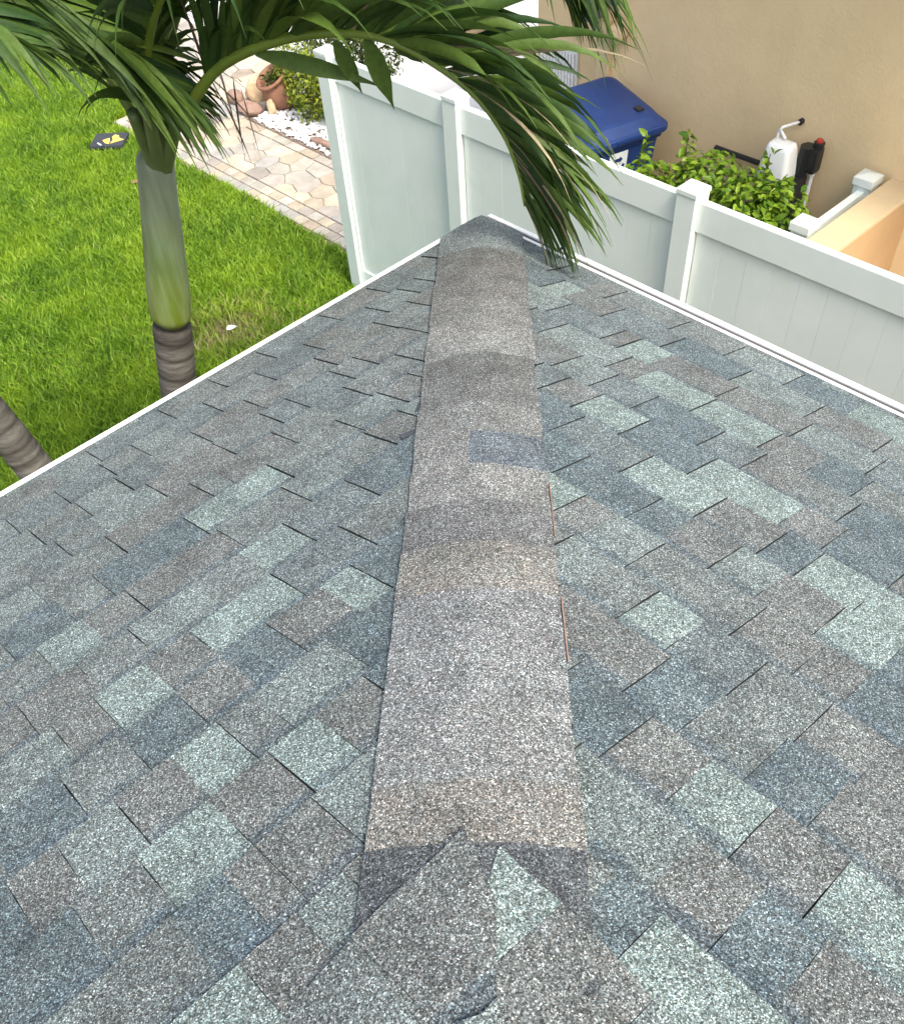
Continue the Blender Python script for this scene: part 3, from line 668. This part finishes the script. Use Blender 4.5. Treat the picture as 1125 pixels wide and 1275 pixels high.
# ================================================================== PAVED PATH, GRAVEL BED
path_base = raw('path', [EN(e, n, GZ-.012) for e, n in ((-8.35, 2.36), (-2.2, 2.30), (-2.2, 4.4), (-10.8, 4.6), (-10.8, 3.4), (-8.35, 3.4))], [(0, 1, 2, 3, 4, 5)], 'joint_sand'); tag(path_base, kind='structure')
def fixup(o_):
    if o_.data.polygons[0].normal.z < 0: o_.data.flip_normals()
fixup(path_base)
PCOL = [(.44, .36, .26), (.50, .43, .32), (.40, .36, .31), (.34, .325, .31), (.45, .39, .34), (.40, .31, .23), (.52, .44, .31), (.37, .34, .32), (.42, .36, .30), (.36, .31, .27)]
def paver(poly, jit=0):
    """poly in (e,n), shrunk for the joint; a bevelled slab"""
    c = np.mean(poly, axis=0); inset = .006
    def shr(d, z):
        out = []
        for p_ in poly:
            v_ = p_-c; L = np.linalg.norm(v_); out.append(EN(*(c+v_*(1-d/L)), z))
        return out
    zt = GZ+.008+random.uniform(-.002, .002); n_ = len(poly)
    V = shr(inset, GZ-.02)+shr(inset, zt-.004)+shr(inset+.006, zt); F = [tuple(range(2*n_, 3*n_))]
    for r in (0, n_):
        for j in range(n_): F.append((r+j, r+(j+1) % n_, r+n_+(j+1) % n_, r+n_+j))
    o_ = raw('paver', V, F, 'paver_stone', path_base)
    bm = bmesh.new(); bm.from_mesh(o_.data); bmesh.ops.recalc_face_normals(bm, faces=bm.faces)
    if max(bm.faces, key=lambda f: f.calc_area()).normal.z < 0: bmesh.ops.reverse_faces(bm, faces=bm.faces)
    bm.to_mesh(o_.data); bm.free()
    c_ = random.choice(PCOL); j_ = random.uniform(.9, 1.08); g_ = sum(c_)/3; c_ = [x*.72+g_*.28*f_ for x, f_ in zip(c_, (1.0, .99, .97))]; o_.color = (*[min(.85, x*j_) for x in c_], 1)
# border rows of rectangles
for e in np.arange(-8.3, -3.3, .155):
    for n0, n1 in ((2.375, 2.50), (2.505, 2.63)):
        off = .07 if n0 > 2.45 else 0
        paver(np.array([(e+off, n0), (e+.15+off, n0), (e+.15+off, n1), (e+off, n1)]))
for e in np.arange(-7.0, -4.6, .235): paver(np.array([(e, 3.27), (e+.228, 3.27), (e+.228, 3.385), (e, 3.385)]))
# irregular flagstones: clipped cells around jittered points
def clip(poly, m_, d_):
    out = []
    for i in range(len(poly)):
        a, b = poly[i], poly[(i+1) % len(poly)]; fa, fb = (a-m_)@d_, (b-m_)@d_
        if fa <= 0: out.append(a)
        if (fa < 0 < fb) or (fb < 0 < fa): out.append(a + (b-a)*(fa/(fa-fb)))
    return out
seeds = []
for i, e in enumerate(np.arange(-10.5, -3.2, .235)):
    for j, n in enumerate(np.arange(2.70, 4.5, .225)):
        if n > 3.30 and e > -7.2: continue
        if e < -8.2 and n < 3.5: continue
        seeds.append(np.array([e+rng.uniform(-.06, .06)+(.11 if j % 2 else 0), n+rng.uniform(-.055, .055)]))
S = np.array(seeds)
for i, s_ in enumerate(S):
    top_n = 3.262 if s_[0] > -7.12 else 4.6
    poly = [np.array(q) for q in ((s_[0]-.4, 2.637), (s_[0]+.4, 2.637), (s_[0]+.4, top_n), (s_[0]-.4, top_n))]
    d2 = np.sum((S-s_)**2, 1)
    for q in np.argsort(d2)[1:16]:
        poly = clip(poly, (S[q]+s_)/2, S[q]-s_)
        if len(poly) < 3: break
    if len(poly) >= 3:
        pl = []
        for p_ in poly:
            if not pl or np.linalg.norm(p_-pl[-1]) > .02: pl.append(p_)
        if len(pl) >= 3: paver(np.array(pl))
# planting bed
bed = raw('planting_bed', [EN(e, n, GZ+.002) for e, n in ((-7.15, 3.40), (-4.2, 3.40), (-4.2, 5.0), (-7.6, 5.0), (-7.5, 3.9))], [(0, 1, 2, 3, 4)], 'bed_soil'); fixup(bed); tag(bed, kind='structure')
# white pebbles
ico = bmesh.new(); bmesh.ops.create_icosphere(ico, subdivisions=1, radius=1); iv = np.array([v.co for v in ico.verts]); fi = np.array([[v.index for v in f.verts] for f in ico.faces]); ico.free()
n_ = 2600; e = rng.uniform(-7.05, -4.4, n_); nn = rng.uniform(3.42, 4.0, n_)
keep = ~((e > -6.15) & (e < -5.72) & (nn > 3.47) & (nn < 3.60)); e, nn = e[keep], nn[keep]; n_ = len(e)
sc_ = rng.uniform(.013, .027, n_)
Vp = iv[None]*(sc_[:, None, None]*np.array([1, .8, .6])[None, None])*rng.uniform(.8, 1.2, (n_, 12, 1))
an = rng.uniform(0, 6.28, n_); ca, sa = np.cos(an)[:, None], np.sin(an)[:, None]
X = Vp[:, :, 0]*ca-Vp[:, :, 1]*sa; Y = Vp[:, :, 0]*sa+Vp[:, :, 1]*ca
px_ = (e+nn)/r2; py_ = (nn-e)/r2
V = np.stack([X+px_[:, None], Y+py_[:, None], Vp[:, :, 2]+GZ+.012+rng.uniform(0, .02, n_)[:, None]], 2).reshape(-1, 3)
F = [tuple(x) for x in (fi[None]+(np.arange(n_)*12)[:, None, None]).reshape(-1, 3)]
o = raw('white_pebbles', V, F, 'pebble'); tag(o, 'white marble pebbles spread in the planting bed beside the paved path', 'pebbles', kind='stuff')
# edging stones
def rock(name, e, n, z, sx, sy, sz, rz, mat, label, group=None, seed=0, jag=.16):
    bm = bmesh.new(); bmesh.ops.create_icosphere(bm, subdivisions=3, radius=1); r_ = np.random.default_rng(seed)
    dirs = r_.normal(size=(14, 3)); dirs /= np.linalg.norm(dirs, axis=1)[:, None]; am = r_.uniform(.68, .95, 14)
    for v in bm.verts:
        d = np.array(v.co); d /= np.linalg.norm(d); r0 = 1.0
        for q, a in zip(dirs, am):
            c_ = d@q
            if c_ > .01: r0 = min(r0, a/c_)
        v.co = Vector(d*r0)
    m = Matrix.Rotation(rz, 4, 'Z') @ Matrix.Diagonal((sx, sy, sz, 1)); bmesh.ops.transform(bm, matrix=m, verts=bm.verts)
    o_ = bmo(name, bm, mat, None, False, EN(e, n, z)); tag(o_, label, 'rock', group); return o_
rock('rock', -7.42, 3.80, GZ+.10, .17, .14, .15, .3, 'sandstone', 'tan sandstone rock leaning beside the terracotta pot', None, 1)
rock('rock', -7.20, 3.50, GZ+.06, .16, .11, .09, -.3, 'redstone', 'pinkish flat rock at the path end of the white pebbles', None, 2)
rock('rock', -6.95, 3.62, GZ+.09, .055, .05, .12, .8, 'sandstone', 'narrow pale upright stone standing against the terracotta pot', None, 3)
rock('rock', -5.95, 3.53, GZ+.03, .21, .06, .045, -.75, 'redstone', 'reddish brown edging stone lying among the white pebbles', None, 4)
rock('rock', -7.55, 3.55, GZ+.06, .10, .09, .09, .1, 'redstone', 'dark reddish rock in front of the tan sandstone rock', None, 5)
# leaning terracotta jar, its mouth towards the path, planted
po = EN(-6.98, 3.90, GZ); pot = empty('terracotta_pot', po); pot.scale = (.85, .85, .85); tag(pot, 'terracotta pot lying tilted by the rocks with a dark plant inside', 'pot')
ax = (UZ*.86 + UX*-.35 - UY*.25).normalized(); bm = bmesh.new()
prof = [(0, .10), (.02, .13), (.14, .21), (.27, .235), (.36, .20), (.40, .185), (.415, .215), (.445, .22), (.45, .19), (.40, .165), (.36, .16)]
pts = [ax*h_ for h_, _ in prof]; ringsv = []
a_ = ax.cross(UX).normalized(); b_ = ax.cross(a_)
for h_, r_ in prof: ringsv.append([ax*(h_+.03)+(a_*math.cos(t)+b_*math.sin(t))*r_ for t in np.linspace(0, 2*math.pi, 28, endpoint=False)])
loft(bm, ringsv); bmo('pot_body', bm, 'terracotta', pot, True)
pc = np.array(ax*.42); leaves('pot_plant', pc+rng.normal(size=(160, 3))*np.array([.075, .075, .05]), rng.normal(size=(160, 3))*.6+np.array([0, 0, .6]), .07, 'bush_dark', pot, .3)['kind'] = 'stuff'
# shrubs at the fence end
def blob(cx, cyy, org):  # lobe helper in e,n
    v = EN(cx, cyy, 0)-Vector((org.x, org.y, 0)); return v.x, v.y
o1 = EN(-6.55, 4.05, GZ)
bush('shrub', o1, [(*blob(-6.85, 3.95, o1), .36, .25, .25, .36), (*blob(-6.5, 3.86, o1), .34, .25, .25, .36), (*blob(-6.2, 3.95, o1), .36, .26, .26, .36)], 3200, .052, 'bush_leaf', 'yellow-green shrub growing out of the white pebbles by the fence end', 'shrub', 6)
o2 = EN(-7.2, 4.75, GZ)
bush('shrub', o2, [(*blob(-7.2, 4.75, o2), .42, .38, .38, .45), (*blob(-6.8, 4.7, o2), .5, .32, .32, .45), (*blob(-6.5, 4.8, o2), .45, .32, .32, .45)], 3200, .055, 'bush_dark', 'dark green shrub with mottled leaves behind the terracotta pot', 'shrub', 5)
o3 = EN(-7.75, 4.9, GZ); lv = empty('croton_plant', o3); tag(lv, 'small plant with long bright yellow leaves behind the dark shrub', 'plant')
leaves('yellow_leaves', rng.normal(size=(38, 3))*np.array([.10, .10, .10])+np.array([0.05, -.05, .5]), rng.normal(size=(38, 3))*.7+np.array([.2, -.4, .5]), .17, 'yellow_leaf', lv, .32)
bm = bmesh.new(); tube(bm, [Vector((0, 0, 0)), Vector((.03, -.03, .5))], [.014, .008], 6); bmo('stem', bm, 'stem', lv)

# pale concrete pavement at the far end of the lawn
o = raw('sidewalk', [EN(e, n, GZ+.012) for e, n in ((-13.6, -9), (-11.35, -9), (-11.35, 2.9), (-13.6, 2.9))], [(0, 1, 2, 3)], 'concrete'); fixup(o); tag(o, kind='structure')

# black mat with a yellow emblem lying on the lawn edge
mo = EN(-7.83, 2.07, GZ+.05); gm = empty('garden_mat', mo); tag(gm, 'black flat plaque with yellow emblem lying in the grass beside the path', 'plaque')
mx, my = Vector((.97, -.03, .0)).normalized(), Vector((.15, .99, .0)).normalized(); my = (my-mx*my.dot(mx)).normalized()
bm = bmesh.new(); add_box(bm, Vector((0, 0, 0)), mx, my, UZ, .36, .30, .03, .006); bmo('plaque_board', bm, 'mat_black', gm)
def decal(name, polys, mat, z):
    bm = bmesh.new()
    for pl in polys:
        f = bm.faces.new([bm.verts.new(mx*x+my*y+UZ*z) for x, y in pl]); ex = bmesh.ops.extrude_face_region(bm, geom=[f])
        bmesh.ops.translate(bm, verts=[g for g in ex['geom'] if isinstance(g, bmesh.types.BMVert)], vec=UZ*.003)
    bmo(name, bm, mat, gm)
decal('yellow_emblem', [[(-.07, -.02), (0, .03), (.02, -.03), (.03, -.11), (-.02, -.09)], [(.04, -.10), (.05, -.02), (.02, .05), (.04, .10), (.09, .08), (.11, .02), (.17, -.02), (.12, -.05)]], 'mat_yellow', .0152)
decal('white_bar', [[(-.11, -.085), (-.10, -.072), (-.045, -.125), (-.055, -.138)]], 'white_print', .0152)

# ================================================================== PALMS
def bezrings(name, path, radii, mat, parent, seg=18, attr_along=True, rnd=None):
    bm = bmesh.new(); tube(bm, path, radii, seg)
    bm.verts.index_update(); o_ = bmo(name, bm, mat, parent, True)
    n_ = len(path); al = [i//seg/(n_-1) for i in range(n_*seg)]
    a = o_.data.attributes.new('along', 'FLOAT', 'POINT'); a.data.foreach_set('value', al[:len(o_.data.vertices)]) if len(al) == len(o_.data.vertices) else None
    if rnd is not None:
        a = o_.data.attributes.new('rnd', 'FLOAT', 'POINT'); a.data.foreach_set('value', [rnd[i//seg] for i in range(n_*seg)])
    return o_
def leaflet_verts(base, d0, side_v, L, wmax, droop, nseg=8, fold=.35, twist=0.0, flop=0.0):
    """ribbon with a V fold: list of verts (3 across) and along values"""
    V, al = [], []; p_ = base.copy(); d = d0.normalized(); st = L/nseg
    for i in range(nseg+1):
        t = i/nseg
        sv_ = (side_v - d*side_v.dot(d)).normalized(); nn_ = d.cross(sv_)
        wd = wmax*(.28+.72*smooth(0, .22, t))*(1-smooth(.45, 1.02, t)*.97)*.5
        V += [p_ + sv_*wd + nn_*(wd*fold), p_.copy(), p_ - sv_*wd + nn_*(wd*fold)]; al += [t]*3
        d = (d + Vector((0, 0, -1))*droop*(.25+1.5*t*t)/nseg*2 + Vector((flop, 0, 0))*t/nseg).normalized(); p_ = p_ + d*st
    return V, al
def leaflet_faces(off, nseg=8):
    F = []
    for i in range(nseg):
        a = off+i*3; F += [(a, a+1, a+4, a+3), (a+1, a+2, a+5, a+4)]
    return F
def frond(palm, org, ctrl, L0, nleaf, single, fwd=.75, outw=.55, lat=.45, droop=.5, wmax=.032, start=.16, dry=.03, rr=(.022, .004), upv=None, latbias=0.0, tipdry=0, midcut=0, tipcut=.62):
    pts = spline([c - org for c in ctrl], 40)
    rad = [rr[0]+(rr[1]-rr[0])*(i/40)**.7 for i in range(41)]
    bm = bmesh.new(); tube(bm, pts, rad, 8); ra = bmo('frond', bm, 'rachis', palm, True)
    allV, allF, allA, allR = [], [], [], []
    for i in range(nleaf):
        f = start + (1-start)*((i+random.uniform(-.2, .2))/nleaf); f = min(.995, max(start, f)); u = f*40; j = min(39, int(u)); tt = u-j
        b_ = pts[j].lerp(pts[j+1], tt); t = (pts[min(40, j+2)]-pts[max(0, j-1)]).normalized()
        ref = upv if upv is not None else UZ
        lateral = t.cross(ref); lateral = lateral.normalized() if lateral.length > .15 else UY.copy()
        outv = lateral.cross(t).normalized()
        prof = (.55+.45*smooth(start, start+.22, f))*(1-tipcut*smooth(.6, 1.0, f))*(1-midcut*smooth(.3, .55, f))
        for s_ in (-1, 1):
            if random.random() < .03: continue
            dd = t*(fwd+.15*smooth(.75, 1, f)+random.uniform(-.1, .1)) + outv*(outw+(random.uniform(-.25, .5)*(1-smooth(.6, .8, f)) if single else random.uniform(-.14, .14))) + lateral*(s_*lat+latbias+random.uniform(-.12, .12))
            L = L0*prof*random.uniform(.68, 1.12)
            isdry = random.random() < dry*(1+3*smooth(.5, .7, f)); dw = .4 if isdry and single else 1
            V, al = leaflet_verts(b_, dd, t + Vector((random.uniform(-.3, .3), random.uniform(-.3, .3), random.uniform(-.2, .2))), L, dw*wmax*random.uniform(.7, 1.15)*(.7+.3*prof)*(1-.55*smooth(.78, 1, f)), droop*random.uniform(.5, 1.5))
            rv = random.random()
            if single:
                raw('leaflet', V, leaflet_faces(0), 'palm_leaf_dry' if isdry else 'palm_leaf', ra, True, {'along': [min(1.3, a*(1+tipdry*random.random())) for a in al], 'rnd': [rv]*len(al)})
            else:
                off = len(allV); allV += V; allF += leaflet_faces(off); allA += al; allR += [rv]*len(al)
    if not single:
        o_ = raw('leaflets', allV, allF, 'palm_leaf', ra, True, {'along': allA, 'rnd': allR}); tag(o_, kind='stuff')
    return ra
def trunk(palm, org, p_lo, p_mid, p_top, shaft_from, r_tr, r_sh):
    path = spline([p_lo-org, p_mid-org, p_top-org], 160)
    n_lo = int(160*shaft_from); tp, rr_, rn = [], [], []
    phs, left, tot_ = [], 0, 1
    for i in range(n_lo+1):
        if left <= 0: tot_ = left = random.choice((2, 3, 3, 4, 5, 6)); amp = random.uniform(.3, 1.1)
        phs.append((1-left/tot_, amp)); left -= 1
    for i in range(n_lo+1):
        f = i/n_lo; ph, amp = phs[i]
        tp.append(path[i]); rr_.append(r_tr*(1.35-.38*smooth(0, .35, f)) * (1+(.016*amp if ph < .2 else (-.016*amp if ph > .6 else .0))+random.uniform(-.006, .006))); rn.append((random.uniform(0, .2) if ph > .7 else random.uniform(.2, 1))*(.35+.65*smooth(1.0, .90, f)))
    t1 = bezrings('trunk', tp, rr_, 'palm_trunk', palm, 22, True, rn)
    sp = path[n_lo:]; m_ = len(sp); sr = []
    for i in range(m_):
        f = i/(m_-1); sr.append(r_sh*(1.02*smooth(-.06, .07, f)+.05*math.sin(min(1, f/.35)*math.pi)-.17*smooth(.25, .9, f)-.35*smooth(.93, 1.0, f)))
    s_ = bezrings('crownshaft', sp, sr, 'crownshaft', palm, 24, True)
    return path[-1]+org

# palm whose crown hangs over the roof corner
b1 = Vector((-1.80, .17, GZ)); palm = empty('palm_tree', b1)
tag(palm, 'palm tree with green crownshaft whose frond arches over the roof corner', 'palm tree')
m1 = at_z(222, 478, -.80); T1 = at_z(191, 182, .22)
hub = trunk(palm, b1, b1, m1, T1, .615, .084, .081)
H = at_z(203, 150, .34)
# the big arching frond, in the upright plane from the hub to the tip
tip = at_z(657, 314, .055); pn = (tip-H).cross(UZ).normalized()
def inplane(x, y): return at_plane(x, y, H, pn)
FA = [T1 + UZ*-.02, inplane(238, 128), inplane(277, 80), inplane(354, 48), inplane(439, 41), inplane(504, 59), inplane(579, 108), inplane(624, 163), inplane(645, 215), inplane(653, 256)]
frond(palm, b1, FA, .68, 104, True, fwd=.95, outw=.62, lat=.30, droop=.74, wmax=.036, start=.17, dry=.06, rr=(.024, .004), tipdry=.22, midcut=.20, tipcut=.38)
SPEC = (((455, 47), (478, 150), .060), ((416, 50), (437, 132), .05), ((318, 66), (470, 130), .05), ((500, 60), (512, 105), .025), ((515, 66), (545, 88), .02), ((490, 58), (498, 100), .02))
for (xa, ya), (xb, yb), wd in SPEC:
    pa, pb = inplane(xa, ya)-b1, inplane(xb, yb)-b1-pn*.06
    V, al = leaflet_verts(pa, pb-pa+UZ*.05, V3_ := Vector((1, .2, .3)) if abs(xb-xa) < 60 else Vector((0, .3, 1)), (pb-pa).length, wd, .12)
    raw('leaflet', V, leaflet_faces(0), 'palm_leaf', palm, True, {'along': [a*1.02 for a in al], 'rnd': [.65]*len(al)})
def V3(*a): return Vector(a)
# other fronds of the crown
frond(palm, b1, [T1, V3(-1.0, .26, .60), V3(-.62, .38, .80), V3(-.12, .48, .80), V3(.16, .52, .68), V3(.30, .54, .52)], .52, 70, False, .75, .2, .5, 1.0, .034, tipcut=.3)
frond(palm, b1, [T1, V3(-1.0, .20, .60), V3(-.62, .26, .84), V3(-.10, .30, .86), V3(.20, .33, .76), V3(.34, .34, .62)], .50, 60, False, .75, .2, .5, 1.1, .030, tipcut=.2)
frond(palm, b1, [T1, V3(-1.35, .35, .52), V3(-1.62, .55, .70), V3(-2.0, .75, .70), V3(-2.35, .9, .45)], .62, 54, False, .7, .3, .6, .8, .046, start=.12)
frond(palm, b1, [T1, V3(-1.12, .45, .60), V3(-1.05, .80, .85), V3(-.95, 1.2, .88), V3(-.9, 1.5, .7)], .62, 56, False, .7, .3, .6, .7, .046, start=.15)
frond(palm, b1, [T1, V3(-1.05, .10, .58), V3(-.86, .00, .80), V3(-.55, -.05, .93), V3(-.2, -.1, .92)], .52, 56, False, .6, .2, .65, 1.0, .044, start=.10)
frond(palm, b1, [T1, V3(-1.0, .28, .58), V3(-.78, .42, .80), V3(-.45, .62, .93), V3(-.1, .85, .9)], .6, 56, False, .7, .4, .55, .7, .046, start=.12)
# petiole bases clasping the shaft top
for px1, py1, z1, r0 in ((165, 140, .40, .035), (196, 130, .42, .036), (222, 138, .40, .034), (182, 130, .46, .03)):
    bm = bmesh.new(); b = at_z(px1, py1, z1)-b1; a = T1-b1+Vector((0, 0, -.07)); hd = b-a; hd.z = 0; a = a+hd.normalized()*.018; mid = a.lerp(b, .5)+Vector((0, 0, .0))
    tube(bm, spline([a, mid, b], 10), [r0*1.12-(r0*.5)*q/10 for q in range(11)], 10); bmo('petiole', bm, 'petiole', palm, True)
# a few dry strings and shreds hanging from the crown
for x, y, z, L in ((255, 90, .45, .30), (268, 70, .5, .32), (290, 95, .42, .34), (240, 60, .55, .25), (276, 120, .36, .28), (300, 110, .4, .25)):
    p0 = at_z(x, y, z)-b1; V, al = leaflet_verts(p0, Vector((random.uniform(-.2, .5), random.uniform(-.3, .3), -.6)), UX+UY*random.uniform(-1, 1), L, .007, .5)
    raw('dry_shred', V, leaflet_faces(0), 'palm_leaf_dry', palm, True, {'along': al, 'rnd': [random.random()]*len(al)})

# second palm, only its leaning trunk and a few frond ends in view
b2 = Vector((-1.98, .03, GZ)); palm2 = empty('palm_tree', b2); tag(palm2, 'palm tree with bare leaning grey ringed trunk close to the white roof edge', 'palm tree')
m2 = at_z(22, 556, -1.10); dirv = (at_z(-8, 492, -.72)-m2); T2 = m2 + dirv.normalized()*1.25
T2 = Vector((m2.x-.42, m2.y+.10, .05))
trunk(palm2, b2, b2, m2, T2, .80, .092, .095)
T2c = T2+V3(0, 0, .05)
frond(palm2, b2, [T2, V3(-2.55, .16, .42), V3(-2.3, .1, .75), V3(-1.8, 0, .93), V3(-1.42, 0, .84), V3(-1.20, .02, .68), V3(-1.06, .03, .55), V3(-.96, .04, .44)], .60, 96, False, .85, .12, .42, .75, .046, start=.25, tipdry=.2)
frond(palm2, b2, [T2, V3(-2.55, .3, .4), V3(-2.32, .34, .58), V3(-2.08, .39, .60), V3(-1.9, .42, .48)], .50, 26, False, .85, .15, .5, .7, .040, start=.3)
for c in ([T2, T2+V3(-.1, .15, .35), T2+V3(-.3, .5, .5), T2+V3(-.5, .9, .3)], [T2, T2+V3(-.2, -.1, .35), T2+V3(-.6, -.3, .4), T2+V3(-1.0, -.5, .1)],
          [T2, V3(-2.5, .0, .5), V3(-2.2, -.25, .85), V3(-1.8, -.38, 1.0), V3(-1.45, -.42, .93), V3(-1.2, -.42, .78)]):
    frond(palm2, b2, c, .60, 60, False, .8, .2, .5, .8, .056, start=.3)

# ================================================================== GRASS
def lawn():
    N = 300000
    e = rng.uniform(-11.3, -1.2, N*2); n = rng.uniform(-2.6, 3.4, N*2)
    x = (e+n)/r2; y = (n-e)/r2
    d = np.stack([x-CAM.x, y-CAM.y, np.full_like(x, GZ-CAM.z)], 1)
    z = d@np.array(fw); X = 562.5+FPX*(d@np.array(rt))/z; Y = CY-FPX*(d@np.array(up))/z
    ok = (X > -110) & (X < 640) & (Y > -70) & (Y < 760) & (n < np.where(e < -8.38, 3.35, 2.36)+.02*np.sin(e*3)+rng.normal(0, .012, len(e)))
    ok &= (y-x)/r2 > -.2
    # worn patch by the palm, and a thin spot
    pc = at_z(285, 408, GZ); dd = np.hypot((x-pc.x)*1.0, (y-pc.y)*1.3); ok &= rng.random(len(e)) > .88*np.exp(-(dd/.42)**2)
    pc = at_z(165, 215, GZ); dd = np.hypot(x-pc.x, y-pc.y); ok &= rng.random(len(e)) > .35*np.exp(-(dd/.3)**2)
    mm = (np.abs((x-mo.x)*mx.x+(y-mo.y)*mx.y) < .2) & (np.abs((x-mo.x)*my.x+(y-mo.y)*my.y) < .17); ok &= ~mm
    x, y = x[ok], y[ok]; n_ = len(x)
    h = rng.uniform(.04, .105, n_); an = rng.uniform(0, 6.283, n_); lean = rng.uniform(.15, 1.0, n_)*h; la = rng.uniform(0, 6.283, n_); wd = rng.uniform(.0030, .0075, n_)
    cx, cyy = np.cos(an)*wd, np.sin(an)*wd; lx, ly = np.cos(la)*lean, np.sin(la)*lean
    z0 = np.full(n_, GZ-.03)
    V = np.stack([np.stack([x-cx, y-cyy, z0], 1), np.stack([x+cx, y+cyy, z0], 1), np.stack([x+cx*.85+lx*.35, y+cyy*.85+ly*.35, z0+h*.62], 1), np.stack([x-cx*.85+lx*.35, y-cyy*.85+ly*.35, z0+h*.62], 1), np.stack([x+lx, y+ly, z0+h], 1)], 1).reshape(-1, 3)
    me = bpy.data.meshes.new('grass'); me.vertices.add(n_*5); me.vertices.foreach_set('co', V.astype(np.float32).ravel())
    b = (np.arange(n_)*5)[:, None]; lp = np.concatenate([b+np.array([[0, 1, 2, 3]]), b+np.array([[3, 2, 4]])], 1).ravel()
    me.loops.add(n_*7); me.loops.foreach_set('vertex_index', lp.astype(np.int32))
    ls = (np.arange(n_)*7)[:, None]+np.array([[0, 4]]); me.polygons.add(n_*2); me.polygons.foreach_set('loop_start', ls.ravel().astype(np.int32))
    me.update(calc_edges=True)
    rv = np.clip(rng.normal(.42, .26, n_)+.16*np.sin(x*9+2*np.sin(y*5))*np.sin(y*11+1.3*np.sin(x*7)), 0, .97)
    pc = at_z(285, 408, GZ); near = rng.random(n_) < .9*np.exp(-(np.hypot(x-pc.x, (y-pc.y)*1.3)/.42)**2); rv[near] = 1.0
    a = me.attributes.new('rnd', 'FLOAT', 'POINT'); a.data.foreach_set('value', np.repeat(rv, 5).astype(np.float32))
    o_ = link('grass', me, 'grass_blades'); tag(o_, 'bright green lawn grass growing beside the house and paved path', 'grass', kind='stuff'); print('blades', n_)
lawn()
# litter on the worn patch
for x, y in ((284, 416), (166, 233)):
    p0 = at_z(x, y, GZ); V, al = leaflet_verts(p0+UZ*.045, V3(.8, random.uniform(-.5, .5), .1), V3(0, 1, .2), .09, .05, .25, 5)
    o = raw('fallen_leaf', V, leaflet_faces(0, 5), 'white_print' if x > 200 else 'dry_litter', None, True, {'along': al, 'rnd': [.5]*len(al)})
    tag(o, 'small pale leaf lying on the worn patch of lawn' if x > 200 else 'brown dry leaf lying on the lawn beside the palm', 'leaf')
